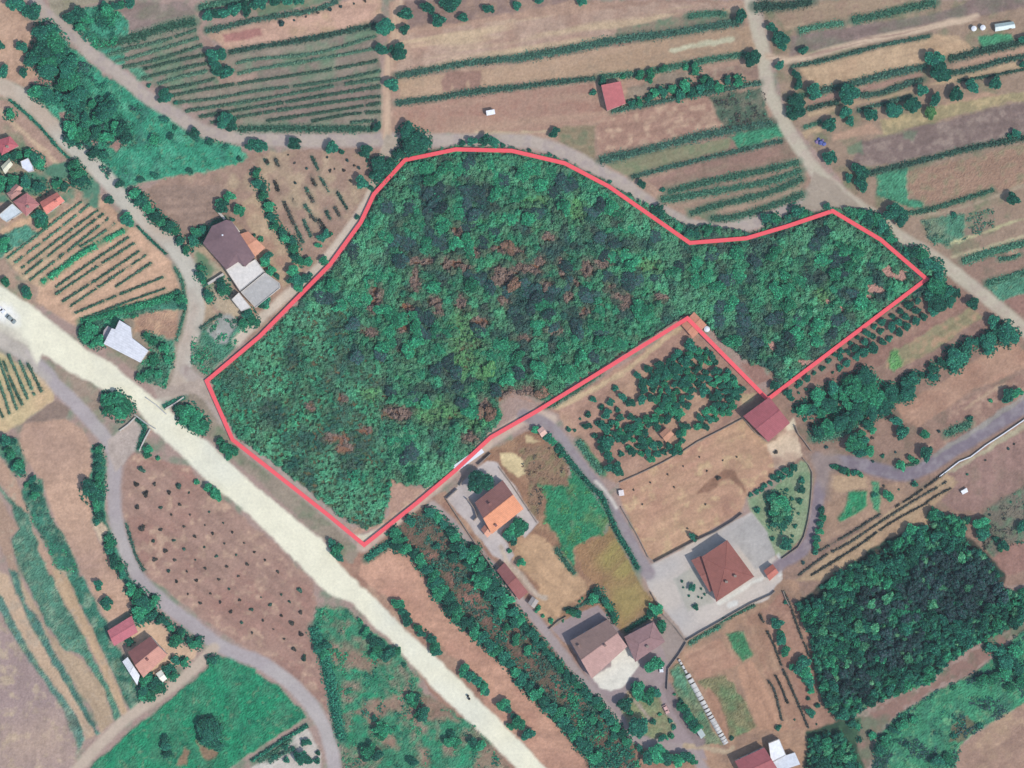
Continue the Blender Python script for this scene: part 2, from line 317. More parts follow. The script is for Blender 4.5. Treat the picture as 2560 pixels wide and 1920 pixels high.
# strips east of the red line
field(T(3,1,'1500,1000 1700,880 1780,960 1200,1330 950,1500 600,1640 300,1659 700,1450'), (174, 134, 120), 'brown orchard ground along the lower right red edge', c2=(186, 150, 132))
field(T(3,1,'1000,1520 1050,1400 1500,1130 1750,1000 1850,1080 1500,1330 1200,1500'), (172, 162, 126), 'yellow olive weedy strip at right', c2=(196, 160, 130), ms=1)
field(T(3,1,'900,1640 1200,1490 1560,1300 1850,1100 1900,1190 1600,1400 1200,1650'), (168, 134, 122), 'mauve brown strip at right', c2=(182, 152, 134))
grass(T(3,1,'1050,1380 1120,1370 1180,1480 1100,1560 1040,1520'), (104, 158, 92), 'small bright lime bush patch on the weedy strip')
field(T(3,1,'1440,1680 1700,1510 1950,1340 2140,1300 2230,1380 2330,1480 1900,1659')+T(3,2,'1800,40 1300,380 1200,340 1090,200'), (206, 164, 140), 'peach field below the right hand hedge trees', c2=(194, 150, 128))
paint(T(3,2,'1100,820 1500,400 1500,500 1600,180 2000,0 2300,-120 2300,60 1900,300 1500,560 1300,640'), (176, 138, 124), c2=(196, 160, 140), ms=1, alpha=.8)
paint(T(3,2,'1700,220 1900,80 2040,0'), (206, 174, 148), line=1.2)
field(T(3,2,'1540,770 1900,570 2300,360 2300,820 2000,1000 1800,1110 1560,1080 1500,1000 1640,850'), (178, 142, 132), 'pink brown field right of the asphalt lane', c2=(166, 138, 124), amp=.9)
field(T(3,2,'1850,1130 2000,1010 2300,830 2300,1320 1950,1500 1850,1420 1880,1250'), (140, 132, 118), 'rough grey green ground right of the wood', c2=(112, 138, 112), ms=1, rough=.35)
field(T(3,2,'1920,1520 2060,1400 2300,1300 2300,1560 2080,1660 1940,1640'), (178, 136, 124), 'pink plot at the right edge above the small wood')
field(T(3,2,'1520,770 1640,700 1750,640 2300,280 2300,350 1800,640 1560,780'), (196, 184, 156), 'pale verge along the wall of the asphalt lane')
field(T(3,2,'240,1690 500,1480 800,1270 1300,920 1560,780 1640,850 1480,1010 1380,1100 1400,1220 1180,1270 1030,1370 850,1480 560,1640 480,1700'), (206, 176, 142), 'straw field with dark vine lines beside the wood', c2=(196, 162, 132), stripe=(33, 2, (184, 154, 128), .5))
field(T(3,2,'540,780 840,800 960,860 1280,860 1250,980 1000,1110 540,1340 480,1420 440,1400 520,1000'), (190, 156, 132), 'sandy garden plot between the lanes', c2=(172, 142, 124))
paint(T(3,2,'560,790 850,800 860,900 600,930 540,880'), (206, 174, 142)); 
grass(T(3,2,'690,930 860,925 865,1060 780,1100 620,1185 600,1150 670,1050'), (52, 144, 96), 'small bright green rectangular plot between the lanes', amp=.4)
grass(T(3,2,'890,840 950,850 975,1000 960,1110 910,1080 890,980'), (80, 150, 106), 'narrow green oval plot between the lanes', amp=.4)
# hay field, villa
field(T(2,2,'930,850 1500,560 1900,330 2000,300 2200,500 2270,560 2270,750 2212,850 2040,940 1990,1100 1560,1350 1230,1540 1180,1500 950,1060 930,950'), (216, 174, 142), 'wide peach hay field above the villa', c2=(200, 154, 130), ms=3, c3=(222, 188, 148), amp=.3)
paint(T(2,2,'1590,960 1700,830 1790,770 1850,740 1930,760 2000,880 2030,960 1960,900 1880,820 1800,840 1700,930'), (164, 124, 102), alpha=1, amp=.4)
paint(T(2,2,'1130,1000 1260,960 1340,1060 1180,1180'), (194, 144, 124), alpha=.6, soft=4); paint(T(2,2,'1830,1020 1930,1000 1930,1100 1850,1100'), (180, 132, 116), alpha=.6, soft=3)
paint(T(2,2,'2212,520')+T(3,2,'60,480 220,290 250,420 290,620 200,680 60,720'), (214, 190, 160), 'yard', 'sandy yard beside the big red shed', 'yard', c2=(180, 150, 128), amp=.8)
paint(T(3,2,'150,360 215,290 235,400 170,410'), (236, 222, 196))
grass(T(3,2,'-180,980 0,930 150,800 280,670 330,680 380,800 370,1000 300,1330 120,1500 60,1480 -10,1380 -120,1200'), (152, 164, 126), 'pale green villa garden with small round trees', c2=(126, 152, 112), rough=.15, var=.1, amp=.3)
paint(T(2,2,'1120,1610 1230,1550 1560,1370 1900,1190 2070,1110 2212,1290')+T(3,2,'0,1400 70,1500 110,1560 130,1680')+T(2,3,'2212,190 1980,300 1500,550 1380,370 1300,280 1200,130'),
      (204, 192, 178), 'yard', 'wide pale concrete yard around the villa', 'yard', c2=(184, 178, 172), ms=3, amp=.15, soft=.3, rough=.03, var=.05)
paint(T(2,2,'1880,1290 2070,1120 2212,1300 2280,1480 2100,1610'), (178, 172, 164), 'yard', 'grey gravel parking panel beside the villa', 'yard', amp=.15, soft=.3, rough=.03, var=.12)
paint(T(2,3,'1380,20 1600,-90 1740,230 1520,310'), (200, 196, 186), c2=(188, 186, 178), amp=.15, rough=.03, var=.05)
paint(T(2,3,'1790,235 1900,170 2060,60 2160,20'), (238, 236, 230), line=1.6, rough=.03, amp=.3); paint(T(2,3,'1880,250 1930,230'), (240, 240, 238), line=2.4, rough=.03, amp=.6)
paint(T(3,2,'90,1480 115,1540 100,1640'), (240, 240, 238), line=1.6, rough=.03, amp=.5)
# orchard south of the plot
field(T(2,2,'-100,90 400,200 700,-10 1250,-350')+T(2,1,'1480,1130 1700,1300 2050,1659')+T(2,2,'2180,130 1990,280 1500,560 1100,780 900,860 780,790 560,480 470,400 380,240 100,120'), (188, 148, 130), 'pink brown orchard ground under the dark trees', c2=(202, 164, 138), ms=3)
paint(T(2,1,'1470,1160 1250,1330 1000,1530 800,1650')+T(2,2,'640,80 400,200'), (212, 184, 148), line=2)
paint(T(2,1,'1960,1480 2150,1480 2230,1650 2100,1659'), (176, 134, 122)); paint(T(2,2,'1960,80 2100,80 2090,140 1980,190'), (206, 182, 144))
grass(T(2,2,'560,480 620,490 700,600 800,720 800,790 740,770 640,640'), (66, 144, 90), 'thin green verge right of the asphalt lane', amp=.4)
# block between the lanes
paint(T(2,2,'-110,600 0,600 120,650 130,770 60,800 -20,760 -100,690'), (226, 204, 158), 'bare_soil', 'pale sandy patch beside the orange roofed house', 'soil', amp=.6)
paint(T(2,2,'120,440 170,450 240,490 180,520 130,500'), (216, 192, 150))
field(T(2,2,'140,830 60,560 350,530 500,700 480,880 280,1000 200,1150 130,1100'), (162, 130, 106), 'reddish brown rough plot beside the orange roofed house', c2=(140, 130, 96), ms=1, rough=.35)
grass(T(2,2,'220,860 480,880 520,720 700,880 800,960 840,1180 790,1300 560,1390 520,1420 560,1659 430,1500 380,1280 280,1200 300,1000'), (52, 136, 92), 'green patch in the middle of the rough plot', c2=(110, 138, 84), mt=.35)
field(T(2,2,'540,1410 800,1300 850,1230 950,1400 1060,1640')+T(2,3,'1100,60 1210,200 960,460 880,310 830,100 680,40 600,-30'), (172, 134, 98), 'ochre rough field above the stone houses', c2=(168, 152, 92), ms=3, rough=.3)
paint(T(2,3,'830,80 1100,60 1190,230 960,440 880,300'), (172, 158, 96), alpha=.7, soft=3)
field(T(2,2,'60,1300 250,1300 450,1480 580,1659')+T(2,3,'590,0 660,140 450,280 330,430 180,260 250,100 60,-90')+T(1,2,'2212,1500'), (206, 168, 132), 'tan garden plot beside the small brown shed', c2=(184, 144, 118), ms=3)
paint(T(1,2,'1640,980 1790,850 1930,710 2000,660 2080,690 2230,870 2330,1060 2440,1190 2400,1240 2330,1330 2260,1250 2212,1330 2150,1250 2100,1290 2230,1480 2180,1560 2050,1480 1900,1290'),
      (204, 192, 184), 'yard', 'pale paved yard around the orange roofed house', 'yard', c2=(190, 178, 170), amp=.15, soft=.3, rough=.03, var=.06)
paint(T(2,2,'-100,1400 -30,1560 80,1659')+T(2,3,'200,150 280,190'), (204, 186, 170), line=1.8)
paint(T(2,3,'330,450 480,370 740,250 820,350 980,520 1080,440 1230,390 1330,560 1480,560 1500,590 1360,790 1340,960 1400,1100 1500,1280 1650,1430 1680,1600 1500,1480 1200,1470 900,1250 700,960 500,600'),
      (164, 146, 142), 'yard', 'mauve grey paved yard around the stone houses', 'yard', amp=.2, soft=.3, rough=.03, var=.07)
paint(T(2,3,'1220,390 1330,310 1510,560 1370,790 1310,640'), (176, 160, 154), amp=.2, rough=.03, var=.06)
paint(T(2,3,'690,870 860,780 850,690 990,610 1110,770 960,960 860,1000 760,960'), (232, 226, 208), 'terrace', 'cream cobbled terrace beside the big stone house', 'terrace', amp=.2, soft=.3, rough=.04, var=.1)
grass(T(2,3,'930,1130 1000,980 1290,1030 1310,1150 1420,1290 1350,1400 1200,1400 1040,1330 950,1200'), (140, 146, 104), 'olive lawn of the small oval garden', c2=(160, 140, 110), rough=.2, amp=.3)
paint(T(2,3,'1040,1060 1110,1140 1190,1240'), (188, 172, 158), line=1)
grass(T(2,3,'1370,810 1450,740 1560,950 1700,1250 1810,1450 1660,1440 1500,1230 1400,1000'), (128, 138, 104), 'olive verge between lane and white netting strip', c2=(90, 136, 100))
grass(T(2,3,'1380,810 1440,790 1500,900 1500,980 1400,960'), (96, 146, 112), 'pale green end of the verge')
field(T(2,3,'1480,680 1780,540 1960,760 1700,870 1600,900'), (198, 152, 128), 'square pinkish kitchen plot below the villa wall', c2=(206, 168, 142), ms=3, amp=.4)
grass(T(2,3,'1600,900 1850,860 2000,1050 2120,1300 1880,1410 1800,1200 1700,1000'), (136, 130, 92), 'rough olive plot below the kitchen plot', c2=(110, 136, 92), rough=.4)
grass(T(2,3,'1840,500 2000,470 2080,680 1990,740 1900,620'), (70, 132, 88), 'dark green vegetable patch below the villa wall', amp=.5)
field(T(2,3,'1940,790 2070,730 2300,1150 2400,1330 2140,1330'), (206, 160, 132), 'peach strip left of the dark furrow', amp=.4)
field(T(2,3,'1690,960 1780,1050 1880,1330 1860,1400 1750,1230 1670,1010'), (196, 150, 124), 'short narrow pink bed beside the netting strip', amp=.3)
field(T(2,3,'2020,360 2160,280 2400,700 2600,1330 2400,1330 2200,900'), (188, 146, 122), 'brown strip with young trees right of the peach strip', c2=(204, 166, 138))
field(T(3,3,'250,220 380,520 380,700 440,950 480,1100 680,1290 400,1370 350,1300 120,780 -50,300 130,140'), (192, 150, 130), 'pink strip between the furrow and the wood', c2=(178, 134, 116))
# south east wood ground and red path
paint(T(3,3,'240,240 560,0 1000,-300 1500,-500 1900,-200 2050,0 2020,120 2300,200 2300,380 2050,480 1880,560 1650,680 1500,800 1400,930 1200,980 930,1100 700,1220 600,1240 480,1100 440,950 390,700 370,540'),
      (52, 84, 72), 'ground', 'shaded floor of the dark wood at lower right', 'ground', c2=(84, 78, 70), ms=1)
grass(T(3,3,'900,1700 930,1400 1150,1180 1420,1000 1600,930 1900,760 2300,350 2300,1060 1900,1280 1700,1430 1600,1700'), (66, 146, 104), 'bright green scrub in the lower right corner', c2=(60, 116, 92), mt=.45, c3=(96, 156, 110))
paint(T(3,3,'1560,1430 1600,1280 1720,1200 1800,1290 1700,1430'), (132, 112, 92), amp=1.5, alpha=.8)
paint(T(3,3,'720,1450 800,1240 930,1130 1200,1030 1400,930 1520,820 1850,600 2050,480 2300,340 2300,400 2080,560 1880,720 1800,820 1400,1000 1150,1170 1000,1290 900,1420 930,1560 850,1700 800,1700'),
      (152, 120, 106), 'path', 'reddish earth strip running through the lower right scrub', 'path', c2=(120, 124, 100), amp=2.2)
field(T(3,3,'1620,1700 1650,1470 1900,1290 2300,1050 2300,1700'), (184, 150, 132), 'pinkish brown field in the bottom right corner', c2=(200, 168, 140), stripe=(35, 3, (164, 132, 118), .6))
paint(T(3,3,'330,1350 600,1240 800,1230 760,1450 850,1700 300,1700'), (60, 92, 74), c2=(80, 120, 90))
# south west
field(T(2,2,'0,0')[:0]+T(0,2,'1070,780 1140,580 1350,640 1640,720 1750,900 1960,1010 2212,1250')+T(1,2,'180,1390 420,1640')+T(1,3,'500,60 520,260 490,450 530,700 590,900 610,1080 620,1180 400,920 0,660')+T(0,3,'1900,480 1500,180 1300,20')+T(0,2,'1200,1570 1110,1300 1060,1050'),
      (176, 142, 128), 'wide reddish brown field dotted with small dark bushes', c2=(168, 126, 114), ms=3, c3=(200, 166, 144), amp=.5, var=.14)
field(T(0,2,'200,340 560,290 720,400 790,520 780,780 740,850 790,1050 780,1180 850,1350 950,1500 1040,1659')+T(0,3,'1090,80 1140,230 1120,300 930,400 850,250 760,50')+T(0,2,'690,1600 560,1330 430,1060 370,850 300,760 220,640 170,560 170,420'),
      (208, 170, 146), 'tongue shaped peach field left of the curved road', c2=(184, 150, 134), ms=3, amp=.4)
paint(T(0,2,'200,380 700,380 780,560 700,800 450,800 250,620'), (178, 146, 130), alpha=.55, soft=6)
grass(T(0,2,'800,520 880,540 930,700 910,850 920,1200 1000,1400 1120,1659')+T(0,3,'1220,130 1090,80')+T(0,2,'1040,1640 950,1450 870,1280 790,1180 800,1000 730,900 790,750'), (56, 136, 104), 'dark green verge between peach field and curved road', c2=(50, 112, 92))
paint(T(0,2,'780,1200 870,1190 930,1270 880,1350'), (210, 186, 160)); paint(T(0,2,'0,420')[:0]+T(0,2,'-100,400 200,330 480,130 620,200 560,290 200,350'), (150, 128, 116))
strips = [
 (T(0,2,'-60,540 130,800 190,950 270,1200 330,1330 440,1480 530,1659 430,1659 320,1400 260,1200 130,1030 -60,790'), (196, 160, 138), 0, 'pale tan strip, upper end'),
 (T(0,2,'-60,450 150,460 220,700 200,770 360,830 390,1000 450,1150 600,1400 690,1659')+T(0,3,'720,0 850,280 930,400 950,560 1050,650 1130,850 1190,960 1230,1080 1130,1170 1000,880 850,560 700,260 560,0')+T(0,2,'520,1659 400,1380 270,1170 190,930 260,800 130,790 50,650 -60,560'), (66, 132, 106), 1, 'green strip along the left of the peach field'),
 (T(0,2,'-60,830 100,1000 250,1130 330,1400 430,1659')+T(0,3,'450,0 600,300 740,560 960,1000 1070,1240 1000,1250 850,900 720,700 560,640 400,420 300,200 200,0')+T(0,2,'100,1400 90,1330 160,1250 100,1050 -60,880'), (84, 136, 110), 1, 'mottled green strip, second from the peach field'),
 (T(0,3,'450,-60 560,-40 700,280 850,560 1000,900 1110,1180 1090,1240 1040,1180 900,850 740,540 600,300 490,80'), (208, 176, 142), 0, 'narrow straw strip between two green strips'),
 (T(0,2,'-60,900 0,1000 160,1250 90,1330 160,1659 100,1659 -60,1200'), (186, 154, 134), 0, 'short tan patch at the left edge'),
 (T(0,3,'130,-30 200,60 330,300 420,500 560,650 720,720 880,950 990,1250 870,1350 800,1150 600,860 440,600 350,380 220,220'), (196, 170, 142), 0, 'tan strip in the middle of the lower left strips'),
 (T(0,3,'-60,-60 70,0 180,220 270,420 400,650 560,900 700,1150 830,1380 740,1420 650,1200 500,1000 380,830 230,600 130,400 30,180 -60,100'), (208, 178, 150), 0, 'wide straw strip beside the mauve field'),
 (T(0,3,'70,-60 150,-30 220,230 350,400 440,620 600,860 750,1150 860,1360 830,1380 700,1150 550,900 400,650 270,420 180,220'), (84, 132, 114), 1, 'thin green strip between straw strips'),
 (T(0,3,'-60,100 30,180 130,400 230,600 380,830 500,1000 650,1200 740,1420 640,1600 560,1300 400,950 200,680 -60,200'), (96, 138, 120), 1, 'thin green edge of the mauve field'),
 (T(0,3,'-160,180 100,500 250,720 400,930 550,1180 680,1500 620,1700 -160,1800'), (176, 152, 148), 0, 'mauve field in the bottom left corner'),
]
for P, c, g, lb in strips:
    if g: grass(P, c, lb, c2=tuple(int(v*.86) for v in c), amp=.6, c3=(120, 150, 122))
    else: field(P, c, lb, c2=tuple(min(255, int(v*.94)) for v in c), ms=1, amp=.5, c3=(194, 172, 150))
paint(T(0,3,'50,1350 500,1200 600,1600 0,1650'), (204, 176, 152), alpha=.5, soft=8)
grass(T(0,3,'1800,790 1860,690 1990,690 2212,810')+T(1,3,'0,840 200,960 380,1130 440,1230 0,1500 -300,1720')+T(0,3,'700,1720 1000,1460 1170,1300 1300,1200 1500,1040 1700,880'), (36, 142, 98), 'saturated green meadow at the bottom left', c2=(64, 138, 100), c3=(34, 122, 88), amp=.5)
paint(T(0,3,'1700,1430 1800,1500 1900,1480 1870,1560 1800,1600 1740,1570'), (150, 124, 100), amp=1); paint(T(0,3,'1600,1500 1640,1520 1620,1640 1520,1640'), (160, 132, 106), amp=1)
paint(T(0,3,'1130,560')[:0]+T(0,3,'1160,420 1290,390 1400,420 1480,500 1560,600 1700,640 1680,720 1560,780 1440,760 1400,860 1240,860 1080,640'), (212, 178, 146), 'yard', 'sandy farmyard at the lower left farm', 'yard', amp=.5)
grass(T(1,3,'520,280 600,260 800,290 900,380 1150,600 1270,700 1400,900 1430,1000 1900,1290 2180,1659 760,1700 700,1350 640,1150 600,850 520,600 490,450'), (64, 136, 100), 'triangular green rough ground below the motorway', c2=(150, 128, 108), mt=.48, c3=(48, 148, 104))
for s in ('660,660 830,620 900,650 1040,750 1000,850 880,800 740,720 680,760', '820,1180 1050,1060 1250,1040 1280,1150 1120,1180 1000,1310 930,1200', '1080,1420 1200,1400 1230,1500 1130,1480', '1380,1000 1600,1080 1750,1250 1600,1230 1350,1270 1290,1210', '870,1510 940,1500 900,1590', '1430,1510 1510,1500 1500,1659 1430,1659', '1880,1580 2060,1480 2200,1659 1900,1659'):
    paint(T(1,3,s), (160, 128, 112), amp=1.8, alpha=.85, soft=1)
paint(T(1,3,'330,1380 450,1310 560,1540 560,1720 -100,1720 60,1590'), (204, 194, 180), 'yard', 'pale gravel yard with hedges at the bottom edge', 'yard', amp=.4)
field(T(1,2,'1050,1500 1180,1420 1290,1500 1420,1659')+T(1,3,'1500,90 1600,250 1680,400 1850,500 1950,600 2100,720 2212,820')+T(2,3,'60,960 200,1100 300,1200 480,1380 560,1540 690,1580 700,1720 250,1700 150,1500 0,1370 -200,1200 -330,830')+T(1,3,'1650,640 1400,420 1260,250 1000,100 900,0')+T(1,2,'900,1560'),
      (210, 162, 138), 'long peach field right of the motorway', c2=(196, 146, 126), ms=3, amp=.4)
field(T(1,2,'1200,1250 1430,1080 1580,1080 1750,1350 1900,1480 2080,1659')+T(2,3,'0,250 130,380 580,900 850,1200 1050,1450 1100,1700 690,1700 560,1440 400,1280 280,1130 130,950 0,760 -200,600')+T(1,3,'1800,320 1600,60')+T(1,2,'1400,1500'),
      (132, 106, 92), 'dark reddish brown scrub ground between two tree rows', c2=(92, 100, 80), ms=1, rough=.5, c3=(164, 122, 108))
# left vineyards, houses
field(T(0,1,'30,540 300,330 700,60 850,30 1050,200 1100,300 1180,300 1300,430 1480,600 1560,850 1300,950 700,1110 680,1170 300,950 330,830 200,760'), (214, 174, 146), 'peach soil vineyard inside the bend of the left road', c2=(206, 188, 152), ms=3, amp=.4)
field(T(0,1,'1150,1080 1540,980 1540,1270 1400,1270 1250,1210 1160,1230'), (184, 146, 124), 'rough brown corner plot inside the road bend', c2=(196, 160, 132), ms=1, rough=.3)
grass(T(0,1,'670,1150 900,1080 1100,1040 1540,880 1620,900 1610,1010 1200,1040 1060,1110 1000,1200 900,1340 780,1350 690,1280'), (76, 150, 118), 'green weeds around the pale warehouse', c2=(64, 126, 104))
grass(T(0,1,'1250,1220 1330,1230 1500,1300 1520,1400 1430,1700 1180,1600 1190,1520 1300,1370'), (80, 148, 116), 'green weeds right of the pale warehouse', c2=(120, 140, 112))
grass(T(0,1,'1700,1200 1830,1120 2000,1200 2150,1050 2212,1100 2000,1400 1800,1580 1650,1480 1660,1300'), (78, 138, 108), 'green thicket left of the red line corner', c2=(110, 128, 104), rough=.8)
field(T(0,1,'1250,-40 1900,-60 2090,120 1940,180 1830,220 1640,400 1530,330 1400,180'), (162, 136, 122), 'brown plot above the dark roofed barn', c2=(174, 146, 130))
paint(T(0,1,'1650,480 1800,560 1960,680 2030,850 1880,1030 1700,760'), (190, 172, 150), c2=(110, 142, 110), ms=2)
paint(T(0,1,'1880,930 2000,900 2110,1080 2050,1150 1960,1060 1880,1020'), (196, 176, 150), amp=.4)
paint(T(0,1,'1800,1200 1900,1060 2000,1060 2060,1130 1960,1310 1880,1300'), (168, 166, 156), 'yard', 'grey gravel pad left of the red line corner', 'yard', amp=.5, c2=(150, 152, 140))
paint(T(0,1,'2090,100 2212,0 2600,500 2600,700 2450,820 2280,640 2270,500 2150,300'), (190, 164, 136), c2=(178, 142, 122))
paint(T(0,1,'0,330 300,180 250,300 100,370 0,380 -50,400'), (214, 178, 146)); grass(T(0,1,'-50,400 220,290 360,350 140,480 60,540 -50,620'), (82, 146, 120), 'green weeds above the peach vineyard')
paint(T(0,0,'-50,850 80,870 330,1100 600,1400 560,1560 440,1570 150,1130 -50,1000'), (182, 150, 134)); paint(T(0,0,'0,960 150,1100 350,1280 500,1420 580,1540'), (206, 178, 150), line=1.7)
paint(T(0,0,'-50,1490 300,1480 600,1380 720,1420 850,1600 850,1800 700,1750 -50,1750'), (90, 140, 116), c2=(196, 158, 136), mt=.5)
paint(T(0,1,'-50,1400 0,1390 480,1659')+T(0,2,'460,140 200,330 40,420 -60,420'), (216, 184, 146), 'field', 'small tan vineyard at the left edge below the motorway', 'field', c2=(206, 192, 146), ms=3, amp=.4)
paint(T(0,1,'370,1430 600,1560 800,1659')+T(0,2,'860,50 900,280 850,420 620,130 480,-60'), (166, 146, 130), c2=(150, 150, 128))

# tracks, lanes, motorway
def way(name, label, pts, wd, c, **kw): paint(pts, c, name, label, name, line=wd, amp=kw.pop('amp', .28), soft=kw.pop('soft', .7), rough=.03, var=kw.pop('var', .05), **kw)
tA = T(0,0,'250,-60 400,130 560,250 700,370 820,490 1000,620 1150,740 1300,860 1480,970 1650,1080 1850,1160')+T(1,0,'0,1200 600,1215 1200,1205 1500,1215 2212,1215')+T(2,0,'250,1245 500,1340 800,1500 1000,1610')+T(2,1,'1200,110 1400,230 1600,300 1800,320 2000,285 2212,230')+T(3,1,'200,150 420,90 640,60')
way('track', 'long pale track curving across the upper half', tA, 5.2, TRK, c2=(176, 160, 150), ms=1)
tR = T(2,0,'2040,-60 2110,200 2170,450')+T(3,0,'0,760 60,900 150,1080 280,1290 430,1500')+T(3,1,'620,0 800,140 980,250 1150,400 1400,540 1600,690 1850,880 2050,1050 2300,1260')
way('track', 'sandy track running down the right side', tR, 5.2, (196, 184, 160), c2=(188, 172, 152), ms=1)
paint(T(3,0,'400,1480 560,1560 720,1700')+T(3,1,'830,190 420,160 150,200 300,90'), TRK, rough=.03, var=.05, amp=.3)
way('path', 'sandy path with wheel ruts between vineyard and pale field', T(1,0,'1250,-60 1220,100 1200,380 1150,520 1125,800 1130,1180'), 3.2, (210, 180, 150), stripe=(88, .9, (186, 150, 128), .6))
way('track', 'narrow double rutted track below the top right mauve field', T(3,0,'0,480 120,520 300,510 700,390 1200,280 1800,150'), 2.6, (208, 182, 154), stripe=(13, .8, (160, 130, 114), .8))
way('road', 'pale road curving down past the left vineyard', T(0,0,'-160,690 0,740 150,810 300,930 430,1070 560,1200 700,1330 820,1440 950,1580')+T(0,1,'1050,50 1200,190 1350,330 1500,470 1600,620 1670,780 1690,900 1690,1100 1650,1250 1600,1400 1580,1550 1560,1659')+T(0,2,'1520,60 1380,200'), 6.4, TRK2, c2=(196, 176, 154), ms=3)
paint(T(0,1,'1660,850 1720,1000 1640,1300 1560,1640 1500,1640 1560,1300 1630,1050'), (190, 170, 158), soft=2, alpha=.6, rough=.03)
way('path', 'narrow earth lane along the left red edge', F('832,330 796,430 738,516 684,582 614,643 548,702 512,738'), 3.6, (208, 190, 168))
paint(F('835,290 875,300 880,345 830,420 800,430 805,380'), TRK, rough=.03, amp=.3)
way('track', 'dusty track along the lower left red edge', F('400,800 440,840 480,900 530,965 620,1035 700,1100 785,1175'), 4.6, (184, 168, 154), c2=(168, 150, 138), ms=1)
paint(F('380,830 450,815 490,900 470,880 420,850 340,860 330,835'), (186, 168, 156), rough=.03)
way('track', 'sandy lane along the bottom red edge', F('785,1180 850,1125 940,1050 1000,1000 1080,938 1150,898 1190,905'), 4.8, (206, 184, 162), c2=(196, 172, 154), ms=1)
paint(T(1,2,'800,1290 930,1370 1150,1230 980,1290 870,1300'), (226, 218, 196), rough=.03)
paint(T(1,2,'1140,760 1220,750 1280,880 1460,910 1300,1060 1140,1200 1010,1260 850,1290 760,1200 830,1240 1040,1230 1150,1130 1150,1000 1110,920'), (190, 152, 134), 'bare_soil', 'bare pinkish clearing inside the lower corner of the red line', 'soil', c2=(210, 178, 150), amp=.5)
way('road', 'grey asphalt lane running down beside the hay field', T(2,2,'100,270 260,330 370,420 480,560 600,720 740,900 880,1120 1000,1330 1120,1540 1180,1640'), 5.0, (160, 148, 146), c2=(150, 136, 136), ms=1)
paint(T(2,2,'720,840 780,900 850,980 900,1070'), (222, 214, 206), line=1.2, rough=.03, amp=.2)
way('road', 'narrow mauve lane passing the orange roofed house', T(1,2,'1520,1050 1640,1160 1800,1330 1960,1500 2120,1680')+T(2,3,'60,200 250,430 430,660 600,880 760,1080 950,1310 1130,1440 1350,1480 1550,1530 1680,1720'), 3.9, (172, 156, 150), c2=(186, 170, 158), ms=3)
paint(T(2,3,'1500,1470 1660,1480 1850,1520 1900,1490'), (204, 180, 152), line=2); paint(T(2,3,'1340,960 1400,1100 1520,1290 1620,1430'), (160, 142, 142), line=4.2, rough=.03)
way('road', 'purple grey asphalt lane entering from the right edge', T(3,2,'2330,120 2100,270 1800,450 1600,570 1450,670 1300,750 1150,780 950,740 800,695 650,675 480,680'), 5.6, (134, 122, 128), c2=(148, 138, 140), ms=1)
way('road', 'purple grey asphalt lane along the villa garden', T(3,2,'430,640 470,760 455,870 430,1020 400,1180 360,1350 270,1460 150,1530 60,1600'), 4.6, (140, 126, 130), c2=(152, 138, 138), ms=1)
paint(T(3,2,'320,600 560,560 640,680 560,760 520,1000 400,800 380,720'), (168, 148, 138), alpha=.7, soft=1.5, rough=.03)
paint(T(3,2,'1440,610 1600,510 1850,360 2300,50'), (172, 166, 160), line=1.6, rough=.03)
way('road', 'grey road curving down the lower left', T(0,1,'-160,1180 0,1270 200,1400 400,1560')+T(0,2,'480,10 620,140 760,290 880,430 975,580 990,750 980,950 1010,1200 1100,1480')+T(0,3,'1210,30 1330,150 1500,300 1700,450 1900,600 2100,690')+T(1,3,'0,730 200,850 400,1030 550,1230 640,1450 690,1720'), 5.3, (178, 166, 162), c2=(186, 176, 168), ms=3)
paint(T(0,2,'930,480 1170,290 1230,400 1180,560 1080,680 1000,760 940,640'), (190, 174, 166), amp=.3, rough=.03)
way('track', 'pale track joining the grey road from the bottom left', T(0,3,'1850,620 1760,720 1620,850 1400,1020 1100,1230 900,1420 650,1690'), 4.2, (198, 178, 156))
HWu = T(0,1,'-200,660 0,800 400,1080 750,1370 1000,1500 1160,1650')+T(0,2,'1400,170 1640,390 1800,500 2100,780')+T(1,2,'0,880 200,1050 450,1250 600,1380 700,1530 820,1659')+T(1,3,'1000,170 1250,420 1400,560 1600,740 1800,950 2000,1150 2212,1350')+T(2,3,'250,1620 420,1780')
HWl = T(0,1,'-200,1120 0,1200 240,1330 320,1500 360,1400 600,1560 800,1659')+T(0,2,'900,60 1150,150 1290,370 1500,550 1640,690 1780,830 1940,950 2212,1180')+T(1,2,'180,1370 350,1530 460,1659')+T(1,3,'650,170 820,230 980,400 1200,600 1500,930 1750,1170 2000,1420 2212,1620')+T(2,3,'150,1780')
paint(HWu+HWl[::-1], (241, 234, 204), 'motorway', 'broad cream coloured motorway cutting diagonally through the lower left', 'motorway', amp=.35, soft=.6, rough=.02, var=.03, c2=(232, 228, 204), ms=3)
paint(T(0,1,'-60,960 100,980 150,1060 160,1140 90,1150 -60,1090'), (250, 250, 248), soft=1.5, rough=.02, var=.02)
paint(T(0,1,'-150,1090 0,1130 150,1200 300,1450 420,1600 400,1659 200,1470 -150,1270'), (200, 190, 178), soft=2, alpha=.8, rough=.02)

